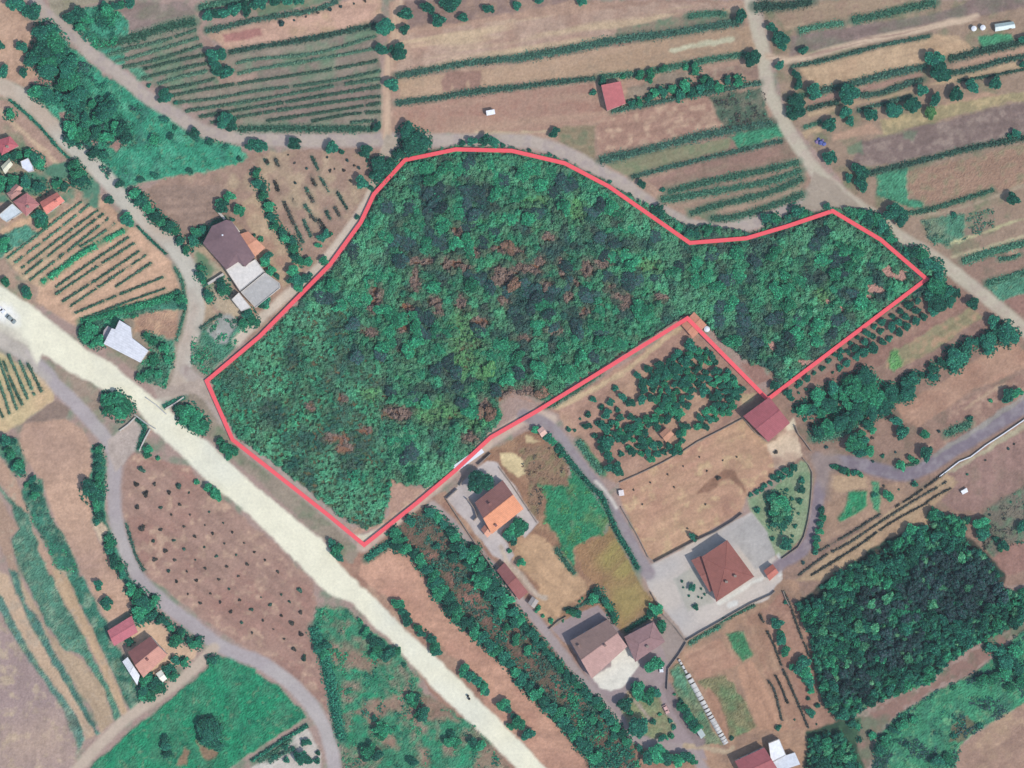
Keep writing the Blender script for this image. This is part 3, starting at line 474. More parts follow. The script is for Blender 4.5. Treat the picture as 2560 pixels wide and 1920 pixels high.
# the woodland floor inside the red line
RED = F('875,346 985,323 1105,326 1220,353 1315,403 1490,525 1612,515 1700,489 1798,456 1902,518 2001,603 1658,863 1484,688 1160,888 1060,945 985,1015 900,1087 787,1177 710,1113 503,950 447,823 560,728 713,572 780,480 808,420')
WOOD = F('850,360 875,338 985,316 1105,318 1225,348 1320,398 1420,455 1480,488 1560,494 1620,504 1700,468 1800,450 1850,452 1905,478 1940,525 1990,560 2035,590 2040,630 1960,645 1880,695 1790,760 1690,838 1660,790 1620,785 1560,735 1530,700 1480,680 1400,730 1220,838 1180,862 1110,845 1075,870 1085,905 1040,950 985,1008 930,1052 870,1045 845,1030 838,1080 825,1130 790,1143 750,1125 700,1085 620,1022 510,940 470,870 458,822 560,735 610,690 700,600 730,570 800,450')
WOOD2 = T(3,2,'1370,1100 1430,1080 1550,1110 1640,1150 1740,1140 1720,1200 1680,1300 1720,1400 1850,1440 1920,1530 1990,1659')+T(3,3,'2020,120 2300,190 2300,360 2050,470 1880,550 1650,680 1500,800 1400,930 1200,980 930,1100 700,1220 600,1240 480,1100 440,950 390,700 370,540 310,400 240,240 480,170 550,120 580,-20')+T(3,2,'700,1570 850,1500 1010,1450 1040,1370 1180,1280 1300,1220 1390,1280 1410,1200')
WOOD3 = T(3,3,'350,1410 460,1360 650,1350 720,1480 820,1700 340,1700')
paint(WOOD, (60, 112, 86), 'ground', 'grassy floor of the thicket inside the red line', 'ground', c2=(96, 104, 76), ms=1, rough=.5)
# patches of rusty heath: (x, y, rx, ry) metres
BR = []
def blobs(c, r, s):
    for x, y, a, b in [tuple(float(v) for v in p.split(',')) for p in s.split()]:
        wx, wy = S2W(c*640+x*TS, r*480+y*TS); BR.append((wx, wy, a*TM*1.3, b*TM*1.3))
blobs(1,1,'1440,600,120,45 1700,620,110,60 2130,720,100,90 1740,340,50,60 1910,520,55,45 1320,1000,75,60 1380,760,45,100 970,1210,80,40 1290,1180,55,45 1780,960,45,70 1950,1120,70,45 2140,920,50,60 1540,940,60,50 1260,1370,60,30 1030,900,60,120 2100,500,80,30 1820,660,60,40 1580,1010,30,60')
blobs(2,1,'150,660,150,50 240,600,40,60 430,660,50,90 650,660,60,80 790,610,70,35 310,390,60,40 840,810,35,40 960,900,80,45 310,800,55,45 550,790,40,45 1300,910,60,30 750,1010,50,35 980,980,50,35 370,1200,60,35 110,1260,100,25 620,1030,35,50 60,520,60,40 500,900,40,50 1400,1290,60,20 1000,1400,90,30')
blobs(1,2,'960,400,60,35 1220,250,120,60 680,470,110,45 760,560,80,40 1850,460,60,50 2170,100,90,70 740,130,40,40 480,200,40,50 1980,200,50,80')
blobs(2,2,'120,100,110,90 40,180,90,90')
BARE = []
def bare(c, r, s):
    for x, y, a, b in [tuple(float(v) for v in p.split(',')) for p in s.split()]:
        wx, wy = S2W(c*640+x*TS, r*480+y*TS); BARE.append((wx, wy, a*TM*1.45, b*TM*1.45))
bare(3,1,'1040,680,45,45 1110,730,60,25 1165,730,30,45 930,840,70,40 850,910,35,30 530,965,28,35 640,1010,22,22 370,1095,30,28 235,1205,40,16 390,1235,35,14 40,1330,40,35 330,1470,80,20')
def blobval(x, y, L):
    v = np.zeros(np.shape(x))
    for bx, by, a, b in L: v = np.maximum(v, 1.25-np.sqrt(((x-bx)/a)**2+((y-by)/b)**2))
    return v
insideW = inside(X, Y, WOOD)
bn = np.clip((blobval(WX, WY, BR)-.25+(n1-.5)*1.2)*2.2, 0, 1)*insideW
COL = mixc(COL, C3((150, 104, 82)), bn*.85)
bb = np.clip((blobval(WX, WY, BARE)-.25+(n1-.5)*.5)*4, 0, 1)*insideW
COL = mixc(COL, C3((190, 146, 130)), bb)

def gz(x, y): return 0.05
big = MB(); 
for (x0, y0, x1, y1) in ((-4000, -4000, 4000, GY0), (-4000, GY1, 4000, 4000), (-4000, GY0, GX0, GY1), (GX1, GY0, 4000, GY1)):
    big.add([(x0, y0, 0), (x1, y0, 0), (x1, y1, 0), (x0, y1, 0)], [(0, 1, 2, 3)])
tag(big.build('terrain', mat_plain('far_soil', (150, 140, 118), ns=.02, var=.3)), 'distant farmland stretching beyond the surveyed ground', 'terrain', kind='structure')

# ------------------------------------------------------------------ leaves
def leaf_quads(P, size, cols, nrm=None, up=.6):
    """P (n,3) centres -> quads with random tilt"""
    n = len(P); r = np.random.default_rng(n+3)
    a = r.normal(size=(n, 3)); a[:, 2] += up*1.5; a /= np.linalg.norm(a, axis=1)[:, None]
    t = r.normal(size=(n, 3)); t -= (t*a).sum(1)[:, None]*a; t /= np.linalg.norm(t, axis=1)[:, None]; b = np.cross(a, t)
    s = (size*r.uniform(.6, 1.3, n))[:, None]
    V = np.stack([P-t*s-b*s*.6, P+t*s-b*s*.6, P+t*s+b*s*.6, P-t*s+b*s*.6], 1).reshape(-1, 3)
    Q = np.arange(4*n).reshape(-1, 4); return V, Q, np.repeat(cols, 4, axis=0)
LEAFC = {'dark': [(46, 122, 98), (62, 146, 112), (38, 104, 88)], 'mid': [(56, 152, 108), (72, 174, 122), (46, 128, 96)],
         'pale': [(96, 176, 130), (118, 186, 136), (70, 150, 110)], 'lime': [(94, 156, 94), (84, 142, 88), (110, 166, 104)],
         'hedge': [(72, 112, 94), (84, 126, 104), (62, 98, 86)], 'vine': [(88, 126, 102), (74, 112, 92), (104, 136, 110)], 'bank': [(78, 134, 106), (66, 116, 94), (96, 144, 116)], 'deep': [(60, 98, 92), (50, 104, 92), (66, 88, 90)], 'dusk': [(84, 92, 80), (66, 74, 70), (96, 84, 74)],
         'rust': [(134, 116, 102), (120, 106, 92), (150, 128, 112)], 'brown': [(132, 104, 86), (112, 100, 80), (150, 116, 96)]}
def leafcols(kind, n, seed=0, bright=1.0):
    r = np.random.default_rng(seed+n); L = np.array([C3(c) for c in LEAFC[kind]])*bright
    return L[r.integers(0, len(L), n)]*r.uniform(.75, 1.3, n)[:, None]
def ico(sub):
    import bmesh
    bm = bmesh.new(); bmesh.ops.create_icosphere(bm, subdivisions=sub, radius=1); bm.verts.ensure_lookup_table()
    V = np.array([v.co[:] for v in bm.verts]); Q = np.array([[v.index for v in f.verts] for f in bm.faces]); bm.free(); return V, Q
ICO = ico(3)
def crown_mesh(r, seed, kind, tall=.8, leaf=.3, dens=16, lobes=7):
    rg = np.random.default_rng(seed); Lb = []
    for k in range(lobes):
        a = rg.uniform(0, 6.28); d = r*rg.uniform(.3, .78); Lb.append((d*math.cos(a), d*math.sin(a), r*tall*rg.uniform(-.25, .35), r*rg.uniform(.26, .5)))
    Lb.append((r*rg.uniform(-.15, .15), r*rg.uniform(-.15, .15), r*tall*.15, r*.6))
    P = []; 
    for (x, y, z, rr) in Lb:
        n = int(dens*rr*rr*4); d = rg.normal(size=(n, 3)); d /= np.linalg.norm(d, axis=1)[:, None]; d[:, 2] = np.abs(d[:, 2])*.9-.15*(rg.random(n) < .3)
        P.append(np.array([x, y, z])+d*rr*rg.uniform(.72, 1.1, n)[:, None]*np.array([1, 1, tall]))
    P = np.concatenate(P); V, Q, Cc = leaf_quads(P, leaf, leafcols(kind, len(P), seed))
    # the dense inside of each lobe
    iv, iq = ICO; Vs = [V]; Cs = [Cc]; off = len(V); T4 = []
    for (x, y, z, rr) in Lb:
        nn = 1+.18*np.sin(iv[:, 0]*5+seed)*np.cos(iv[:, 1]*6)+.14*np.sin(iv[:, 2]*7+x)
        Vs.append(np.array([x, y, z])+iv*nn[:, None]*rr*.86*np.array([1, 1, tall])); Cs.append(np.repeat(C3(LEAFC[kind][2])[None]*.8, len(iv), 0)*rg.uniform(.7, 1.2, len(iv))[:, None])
        T4.append(np.concatenate([iq, iq[:, 2:3]], 1)+off); off += len(iv)
    V = np.concatenate(Vs); Cc = np.concatenate(Cs)
    # triangles of the core are written as a second polygon set
    me = bpy.data.meshes.new('crown'); tri = np.concatenate(T4)[:, :3]
    loops = np.concatenate([Q.ravel(), tri.ravel()]); starts = np.concatenate([np.arange(len(Q))*4, len(Q)*4+np.arange(len(tri))*3])
    tot = np.concatenate([np.full(len(Q), 4), np.full(len(tri), 3)])
    me.vertices.add(len(V)); me.vertices.foreach_set('co', V.astype(np.float32).ravel()); me.loops.add(len(loops)); me.loops.foreach_set('vertex_index', loops.astype(np.int32))
    me.polygons.add(len(tot)); me.polygons.foreach_set('loop_start', starts.astype(np.int32)); me.polygons.foreach_set('loop_total', tot.astype(np.int32)); me.update(calc_edges=True)
    a = me.color_attributes.new('Col', 'FLOAT_COLOR', 'POINT'); c = np.ones((len(V), 4), np.float32); c[:, :3] = Cc; a.data.foreach_set('color', c.ravel())
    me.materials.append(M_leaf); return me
def trunk_mesh(h, r):
    b = MB(); b.cyl(0, 0, -.3, r*1.3, r*.8, h*.6+.3, 8)
    for k in range(4):
        a = k*1.57+.4; x1, y1 = math.cos(a)*h*.3, math.sin(a)*h*.3
        b.prism([(r*.35*math.cos(t), r*.35*math.sin(t)) for t in (0, 1.57, 3.14, 4.71)], h*.5, h*.95, [(x1+r*.2*math.cos(t), y1+r*.2*math.sin(t)) for t in (0, 1.57, 3.14, 4.71)])
    me = bpy.data.meshes.new('trunk'); me.from_pydata(b.v, [], b.f); me.update(); me.materials.append(M_bark); return me
CR = {}
def crown(size, kind, v):
    k = (size, kind, v)
    if k not in CR:
        r = {'s': 1.0, 'm': 2.2, 'l': 4.2}[size]
        CR[k] = (r, crown_mesh(r, 100+v*7+len(CR), kind, .8 if size != 's' else .9, {'s': .17, 'm': .26, 'l': .32}[size], {'s': 60, 'm': 26, 'l': 17}[size], {'s': 5, 'm': 8, 'l': 14}[size]))
    return CR[k]
TRK_ME = {}
def plant(x, y, r, kind='dark', label='', cat='tree', group=None, name=None, stretch=None):
    """a tree (empty > trunk, crown) or, when small, a bush of one mesh"""
    z = gz(x, y); rr = random.Random(int(x*100)*31+int(y*100))
    if r < 1.5:
        R0, me = crown('s', kind, rr.randrange(4)); s = r/R0
        o = link(bpy.data.objects.new(name or 'bush', me)); o.location = (x, y, z+r*.35); o.scale = (s, s, s); o.rotation_euler = (0, 0, rr.uniform(0, 6.28))
        return tag(o, label, cat if cat != 'tree' else 'bush', group)
    if name is None and r < 2.35: name = 'shrub' if r < 1.95 else 'small_tree'; cat = 'shrub' if cat == 'tree' and r < 1.95 else cat
    size = 'm' if r < 3.1 else 'l'; R0, me = crown(size, kind, rr.randrange(4)); s = r/R0
    h = r*1.15
    if size not in TRK_ME: TRK_ME[size] = trunk_mesh(R0*1.15, .09*R0)
    e = empty(name or 'tree', (x, y, z), rr.uniform(0, 6.28)); sx = stretch or (1, 1); an_ = rr.uniform(.8, 1.22); e.scale = (s*sx[0]*an_, s*sx[1]/an_, s*.78)
    if stretch: e.rotation_euler = (0, 0, stretch[2])
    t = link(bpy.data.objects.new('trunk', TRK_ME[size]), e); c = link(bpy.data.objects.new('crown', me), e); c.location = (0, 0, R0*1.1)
    return tag(e, label, cat, group)
def plants(L, label, group, kind='dark', axis=0, name=None, cat='tree', jit=1.0, under=None):
    """label holds {n}: the ordinal counted along the axis"""
    L = sorted(L, key=lambda p: p[0] if axis == 0 else -p[1])
    if under:                                           # low brambles that join the crowns of a belt
        rg = np.random.default_rng(len(L)*7+3); PP = []
        for x, y, r in L:
            n = int(r*r*16); a = rg.uniform(0, 6.28, n); q = np.sqrt(rg.random(n))*r*1.45; PP.append(np.stack([x+q*np.cos(a), y+q*np.sin(a), .15+rg.random(n)*.9*np.clip(1.5-q/r, .2, 1)], -1))
        PP = np.concatenate(PP); V, Q, Cc = leaf_quads(PP, .34, leafcols('dark', len(PP), 3)*.8, up=1.2)
        tag(link(bpy.data.objects.new('undergrowth', np_mesh('undergrowth', V, Q, M_leafd, Cc))), under, 'undergrowth', None, 'stuff')
    for i, p in enumerate(L):
        d = float(dist_red([p[0]], [p[1]])[0])
        if d < p[2]+1.0:                                # keep crowns clear of the red band
            q = min(((seg_dist(np.array([p[0]+math.cos(t)*1.5]), np.array([p[1]+math.sin(t)*1.5]), RED+[RED[0]])[0], t) for t in [j*.524 for j in range(12)]), key=lambda v: -v[0])[1]
            sh = min(p[2]+1.0-d, 1.6); p = (p[0]+math.cos(q)*sh, p[1]+math.sin(q)*sh, max(min(p[2], d+sh-.95), .5))
        k = kind if isinstance(kind, str) else kind[i % len(kind)]
        plant(p[0], p[1], max(p[2], .45)*jit, k, label.format(n=ordinal(i+1)), cat, group, name)
def hedge(pts, wd, h, label, kind='dark', group=None, name='hedge', cat='hedge', dens=13, gap=0.0, leaf=.3, lump=1.0):
    paint(list(pts), tuple(int(v*.8+20) for v in LEAFC[kind][0]), line=wd*1.05, alpha=.75 if wd > 1.5 else .5, soft=1.0, amp=.5, rough=.3)
    P = smooth(pts, 5); P = np.array(P); seg = np.linalg.norm(np.diff(P, axis=0), axis=1); L = seg.sum(); cum = np.concatenate([[0], np.cumsum(seg)])
    sd = int(abs(P[0, 0]*13+P[0, 1]*7))+1; rg = np.random.default_rng(sd)
    def at(t, s):
        x = np.interp(t, cum, P[:, 0]); y = np.interp(t, cum, P[:, 1]); x2 = np.interp(np.minimum(t+.5, L), cum, P[:, 0])-np.interp(np.maximum(t-.5, 0), cum, P[:, 0]); y2 = np.interp(np.minimum(t+.5, L), cum, P[:, 1])-np.interp(np.maximum(t-.5, 0), cum, P[:, 1])
        q = np.sqrt(x2**2+y2**2)+1e-6; return x-y2/q*s, y+x2/q*s
    # irregular width and height along the hedge
    wmod = lambda t: (.78+.28*vnoise(t, t*0, 1.6*lump, sd)+.3*vnoise(t, t*0, 7, sd+1))
    # body: a lumpy ridge
    n = max(3, int(L/.5)); t = np.linspace(0, L, n); K = 7; V = []
    keep = vnoise(t, t*0, 2.6, sd+5) > gap*.75 if gap else np.ones(n, bool)
    for j in range(K):
        a = math.pi*j/(K-1); s = -math.cos(a)*wd/2*(.6 if kind in ('bank', 'hedge') else .8)*wmod(t); z = math.sin(a)*h*(.36 if kind in ('bank', 'hedge', 'vine') else .6)*wmod(t)*np.where(keep, 1, .02)*np.clip(np.minimum(t, L-t)*1.2+.25, 0, 1)
        s = s*np.where(keep, 1, .15)+(vnoise(t*1.0, t*0+j*9, 1.0, sd+9)-.5)*wd*.22
        x, y = at(t, s); V.append(np.stack([x, y, z+.02+(vnoise(t, t*0+j*5, .9, sd+3)-.5)*h*.25], -1))
    V = np.array(V).transpose(1, 0, 2).reshape(-1, 3); Q = np.array([[i*K+j, i*K+j+1, (i+1)*K+j+1, (i+1)*K+j] for i in range(n-1) for j in range(K-1)])
    Cc = np.repeat(C3(LEAFC[kind][0])[None]*.85, len(V), 0)*rg.uniform(.75, 1.2, len(V))[:, None]
    m = int(L*wd*dens); tt = rg.uniform(0, L, m); u = np.clip(rg.normal(0, .55, m), -1.35, 1.35); wv = wmod(tt)
    kp = (vnoise(tt, tt*0, 2.6, sd+5) > gap*.75) | (rg.random(m) < .06) if gap else np.ones(m, bool)
    x, y = at(tt, u*wd/2*wv); z = np.sqrt(np.clip(1-u*u, .04, 1))*h*(.75 if kind in ('bank', 'hedge', 'vine') else 1)*wv*rg.uniform(.45, 1.0, m); tt = tt[kp]
    PP = np.stack([x, y, z], -1)[kp]; V2, Q2, C2 = leaf_quads(PP, leaf, leafcols(kind, len(PP), sd))
    me = np_mesh(name, np.concatenate([V, V2]), np.concatenate([Q, Q2+len(V)]), M_leaf, np.concatenate([Cc, C2]))
    return tag(link(bpy.data.objects.new(name, me)), label, cat, group)

# ------------------------------------------------------------------ the thicket inside the red line and the dark woods
def dist_red(x, y): return seg_dist(np.asarray(x, float), np.asarray(y, float), RED+[RED[0]])
def scatter(poly, step, seed, jit=.45):
    xa = [p[0] for p in poly]; ya = [p[1] for p in poly]; rg = np.random.default_rng(seed)
    gx, gy = np.meshgrid(np.arange(min(xa), max(xa), step), np.arange(min(ya), max(ya), step*.87)); gx[1::2] += step/2
    gx = gx.ravel()+rg.uniform(-jit, jit, gx.size)*step; gy = gy.ravel()+rg.uniform(-jit, jit, gy.size)*step
    k = inside(gx, gy, poly); return gx[k], gy[k]
HX0, HX1, HY0, HY1, HS = -146, 226, -156, 94, .4
hx = np.arange(HX0, HX1, HS); hy = np.arange(HY0, HY1, HS); HXX, HYY = np.meshgrid(hx, hy)
CH = np.zeros(HXX.shape); CC = np.zeros(HXX.shape+(3,)); CC[:] = C3((50, 96, 78))
def splat(x, y, r, h, c, seed):
    i0 = max(0, int((x-r-HX0)/HS)); i1 = min(len(hx), int((x+r-HX0)/HS)+2); j0 = max(0, int((y-r-HY0)/HS)); j1 = min(len(hy), int((y+r-HY0)/HS)+2)
    if i0 >= i1 or j0 >= j1: return
    dx = HXX[j0:j1, i0:i1]-x; dy = HYY[j0:j1, i0:i1]-y; an = np.arctan2(dy, dx)
    rr = r*(1+.16*np.sin(3*an+seed)+.12*np.sin(5*an+seed*2.3)); q = 1-(dx*dx+dy*dy)/(rr*rr)
    z = h*np.sqrt(np.clip(q, 0, 1)); m = z > CH[j0:j1, i0:i1]
    CH[j0:j1, i0:i1][m] = z[m]; CC[j0:j1, i0:i1][m] = c
LIME = []
def lime(c, r, s):
    for x, y, a, b in [tuple(float(v) for v in p.split(',')) for p in s.split()]:
        wx, wy = S2W(c*640+x*TS, r*480+y*TS); LIME.append((wx, wy, a*TM, b*TM))
lime(1,1,'1800,1350,160,320 1760,1150,80,160 1950,1550,80,160'); lime(1,2,'1600,250,260,150 1000,80,160,70 1900,330,100,80')
lime(2,1,'560,150,90,120 230,80,150,60 1180,640,110,70'); lime(3,1,'480,900,100,100')
PALE = []
def pale(c, r, s):
    for x, y, a, b in [tuple(float(v) for v in p.split(',')) for p in s.split()]:
        wx, wy = S2W(c*640+x*TS, r*480+y*TS); PALE.append((wx, wy, a*TM, b*TM))
pale(1,1,'900,500,220,200 700,950,170,160 850,650,130,200 1100,300,60,200 100,1400,150,200 500,880,90,90 520,1200,90,300 340,1120,110,110')
pale(1,2,'60,60,200,120 20,350,80,150 110,560,100,120 600,750,110,180 800,980,300,150 1000,1100,220,90 1300,550,250,160 1450,750,300,160 900,60,150,90')
pale(2,1,'1350,480,200,250 1250,750,200,150 1100,250,150,150 1650,950,200,200 1900,1000,90,200 600,60,250,90 900,100,150,120 1850,620,90,100 1450,950,120,150')
pale(3,1,'820,520,90,110 350,1000,120,200 350,400,200,150 700,620,120,90 130,1500,150,90 650,350,180,90 1420,690,100,80 850,250,120,80'); pale(1,0,'1300,1500,120,90 1900,1450,200,80 1650,1500,70,80')
pale(2,0,'250,1450,180,60 100,1560,200,80')
DARKB = []
def darkb(c, r, s):
    for x, y, a, b in [tuple(float(v) for v in p.split(',')) for p in s.split()]:
        wx, wy = S2W(c*640+x*TS, r*480+y*TS); DARKB.append((wx, wy, a*TM, b*TM))
darkb(1,1,'1190,350,60,160 700,900,100,120 700,1150,100,160 1280,620,150,60 320,1350,100,200 1550,120,120,80 1750,500,60,80 1500,680,90,60 2030,100,100,90 2080,1220,100,60 1030,1330,110,70 1450,1000,80,80 1600,1230,90,70 1300,830,90,60')
darkb(1,0,'1620,1420,90,70 1400,1560,60,90 1350,1200,60,60'); darkb(1,2,'150,250,180,150 500,500,160,120 850,520,160,120 450,800,90,130 1450,60,150,80 330,700,90,120 850,680,120,80')
darkb(2,1,'1500,520,60,180 1800,650,80,90 1380,810,60,70 2060,250,90,100 1980,1000,60,250 50,800,120,80 450,900,100,80 900,600,90,80 900,270,60,80 150,150,100,60 700,300,60,50 2000,1370,90,90 1150,450,120,60 480,1030,80,70 150,950,120,90 1050,700,60,60')
darkb(3,1,'450,200,110,130 470,400,90,80 480,820,80,60 70,1150,60,90 100,1350,140,80 700,1100,70,50 600,1100,50,60 1050,330,60,60 1100,480,90,60 60,1500,80,80 350,1150,40,120')
DEEPW = [(*T(3,3,'1600,100')[0], 22, 20), (*T(3,3,'1250,130')[0], 7, 12), (*T(3,3,'750,900')[0], 12, 10), (*T(3,3,'900,250')[0], 8, 9), (*T(3,3,'1100,600')[0], 16, 9)]
WOODS = [(WOOD, 1), (WOOD2, 2), (WOOD3, 2)]
indiv = []                                              # the large crowns become trees of their own
for wi, (poly, kd) in enumerate(WOODS):
    for step, big_ in ((3.4, 1), (1.45 if kd == 1 else 1.7, 0)):
        gx, gy = scatter(poly, step, 40+wi*3+big_)
        br = blobval(gx, gy, BR)+(fbm(gx, gy, 2.5, 5)-.5)*.7; ba = blobval(gx, gy, BARE); lm = blobval(gx, gy, LIME)+(fbm(gx, gy, 4, 6)-.5)
        pl = blobval(gx, gy, PALE)+(fbm(gx, gy, 4, 61)-.5); dk = blobval(gx, gy, DARKB)+(fbm(gx, gy, 4, 62)-.5)*.8
        nz = fbm(gx, gy, 7, 8); dr = dist_red(gx, gy); ed = -sdf(gx, gy, poly)
        ND = fbm(gx, gy*.8, 5.5, 301, 2); NB = fbm(gx+40, gy*.75, 5.0, 411, 2)
        rg = np.random.default_rng(70+wi+big_); U = rg.random((len(gx), 4))
        for k in range(len(gx)):
            x, y = gx[k], gy[k]
            if kd == 1:
                heath = (x < -62 and y < 30) or (x < -30 and y < -40) or (y < -58) or lm[k] > .5 or (x-y*0 < -48 and y < 10)
                if ba[k] > .3 or (br[k] > .45 and (big_ or U[k, 3] > .6)): continue
                if heath:
                    if big_: 
                        if U[k, 0] > .12: continue
                        r = 1.0+.8*U[k, 1]; h = .9+.5*U[k, 2]
                    else: r = .6+.55*U[k, 1]; h = .55+.7*U[k, 2]
                else:
                    r = (1.6+1.5*U[k, 1]) if big_ else (.8+.9*U[k, 1]); h = (2.6+2.2*U[k, 2]) if big_ else (1.2+1.3*U[k, 2])
                    if big_ and nz[k] < .43: continue
                kind = 'lime' if lm[k] > .45 else ('pale' if pl[k] > .55 else ('dark' if dk[k] > .5 or (U[k, 3] < .25 and not heath) else 'mid'))
                nd2 = ND[k]; nb2 = NB[k]
                if nd2 > .53: kind = 'deep'; h *= .75  # shaded gaps in the canopy painted as darker, lower crowns
                elif nb2 > .58: kind = 'mid' if U[k, 1] > .4 else 'pale'
                elif kind == 'pale' and U[k, 1] > .5: kind = 'mid'
                if kind == 'dark' and U[k, 1] > .5: kind = 'deep'
                if br[k] > .45: kind = 'rust'
                elif br[k] > .28 and U[k, 3] > .4 and kind != 'pale': kind = 'brown'
            else:
                r = (1.5+1.1*U[k, 1]) if big_ else (.9+.6*U[k, 1]); h = (5+2.6*U[k, 2]) if big_ else (3.2+1.5*U[k, 2])
                dz = blobval(np.array([x]), np.array([y]), DEEPW)[0]+(nz[k]-.5); kind = 'pale' if U[k, 3] > .9 else ('mid' if U[k, 3]+(nz[k]-.5)*2-max(0, dz)*.6 > .62 else ('deep' if dz > .45 else 'dark'))
            r = min(r, max(.5, ed[k]+.9)); h = min(h, r*2.2)
            lim = (dr[k]-1.0-r)
            if lim < 0: r = min(r, .9); h = min(h, .55)
            elif lim < 1.5: h = min(h, 1.6+lim)
            if big_ and r > 1.5 and h > 2.2 and not (kd == 1 and heath): indiv.append((r, x, y, h, kind, wi))
            c = C3(LEAFC[kind][rg.integers(0, 3)])*rg.uniform(.8, 1.2)*(.8 if kd == 2 else 1)
            if kd == 1:                                 # species drift in soft zones, with shaded gaps between crowns painted as dark zones
                S_ = lambda v, a, b: min(1.0, max(0.0, (v-a)/(b-a)))
                c = C3((54, 140, 104)); c = c*(1-S_(nz[k], .4, .62))+C3((62, 158, 114))*S_(nz[k], .4, .62)
                nd_ = ND[k]; nb_ = NB[k]
                c = c*(1-S_(nb_, .52, .68)*.8)+C3((84, 172, 124))*S_(nb_, .52, .68)*.8; c = c*(1-S_(nd_, .53, .66)*(.55 if heath else .9))+C3((54, 88, 86))*S_(nd_, .53, .66)*(.55 if heath else .9)
                for wv, q in ((S_(pl[k], 0, .7)*.95, (94, 178, 132)), (S_(dk[k], .2, .7)*.85, (40, 92, 82)), (S_(lm[k], .1, .7)*.85, (108, 168, 104)), (S_(br[k], -.15, .4)*.85, (104, 108, 88)), (S_(br[k], .4, .55), (142, 120, 106))):
                    c = c*(1-wv)+C3(q)*wv
                c = c*rg.uniform(.82, 1.18)
            splat(x, y, r*(.8 if big_ else 1.1), h*(.75 if big_ else 1), c, U[k, 0]*6)
def mass(poly, nm, label, cat, dens, leaf, seed):
    ins = inside(HXX, HYY, poly) | ((sdf(HXX, HYY, poly) < 1.5) & (CH > .25)); rg = np.random.default_rng(seed)
    near = dist_red(HXX, HYY) < 1.3
    z = CH+(rg.random(CH.shape)-.5)*np.clip(CH*.5, .1, .7)+.1; z = np.where(near, np.minimum(z, .6), z)
    ok = ins & (CH > .3); c = ok[:-1, :-1] & ok[1:, :-1] & ok[:-1, 1:] & ok[1:, 1:]
    jj, ii = np.nonzero(c); nx = len(hx); b = jj*nx+ii; q = np.stack([b, b+1, b+nx+1, b+nx], -1); u, inv = np.unique(q, return_inverse=True)
    V = np.stack([HXX, HYY, z], -1).reshape(-1, 3)[u]; Cc = (CC*rg.uniform(.7, 1.15, CH.shape)[..., None]).reshape(-1, 3)[u]; Q = inv.reshape(-1, 4)
    jj, ii = np.nonzero(ok); n = int(len(jj)*dens*HS*HS); s = rg.integers(0, len(jj), n)
    jj, ii = jj[s], ii[s]; px = HXX[jj, ii]+rg.uniform(-.3, .3, n); py = HYY[jj, ii]+rg.uniform(-.3, .3, n); pz = z[jj, ii]+rg.uniform(-.05, .3, n)
    pz = np.where(dist_red(px, py) < 1.5, np.minimum(pz, .6), pz)
    V2, Q2, C2 = leaf_quads(np.stack([px, py, pz], -1), leaf, CC[jj, ii]*rg.uniform(.7, 1.35, n)[:, None])
    me = np_mesh(nm, np.concatenate([V, V2]), np.concatenate([Q, Q2+len(V)]), M_leafd, np.concatenate([Cc, C2]))
    tag(link(bpy.data.objects.new(nm, me)), label, cat, None, 'stuff')
mass(WOOD, 'thicket', 'dense mixed green thicket filling the plot inside the red line', 'thicket', 5.0, .24, 1)
mass(WOOD2, 'woodland', 'dark dense woodland canopy at the lower right', 'woodland', 5.0, .22, 2)
mass(WOOD3, 'woodland', 'small dark wood canopy at the bottom edge right of the houses', 'woodland', 5.0, .22, 3)
CN = {'dark': 'dark green', 'mid': 'mid green', 'pale': 'pale green', 'lime': 'lime green', 'brown': 'brownish green', 'rust': 'rusty', 'deep': 'blackish green'}
for wi, cap, where, gp, nm_ in ((0, 250, 'thicket', 'trees of the thicket inside the red line', 'thicket_tree'), (1, 200, 'dark wood', 'trees of the dark wood at lower right', 'forest_tree'), (2, 12, 'small bottom wood', 'trees of the small bottom wood', 'forest_tree')):
    L = sorted([t for t in indiv if t[5] == wi and t[0] >= 1.5], reverse=True)[:cap]
    x0, x1 = min(t[1] for t in L), max(t[1] for t in L)+.01; y0, y1 = min(t[2] for t in L), max(t[2] for t in L)+.01; cells = {}
    for t in L: cells.setdefault((int((t[1]-x0)/(x1-x0)*6), min(4, int((y1-t[2])/(y1-y0)*5)), t[4]), []).append(t)
    for (ci, ri, kd), M in cells.items():
        for q, (r, x, y, h, kind, _) in enumerate(sorted(M, key=lambda t: t[1])):
            lb = '%s %s crown from the left, %s %s of the %s' % (ordinal(q+1), CN[kind], ['topmost', 'upper', 'middle', 'lower', 'bottom'][ri], ['far left', 'left', 'centre left', 'centre right', 'right', 'far right'][ci], where)
            e = plant(x, y, r, kind, lb, 'tree', gp, nm_)
            e.scale[2] = h/(2.2*1.9 if r < 3.1 else 4.2*1.9)

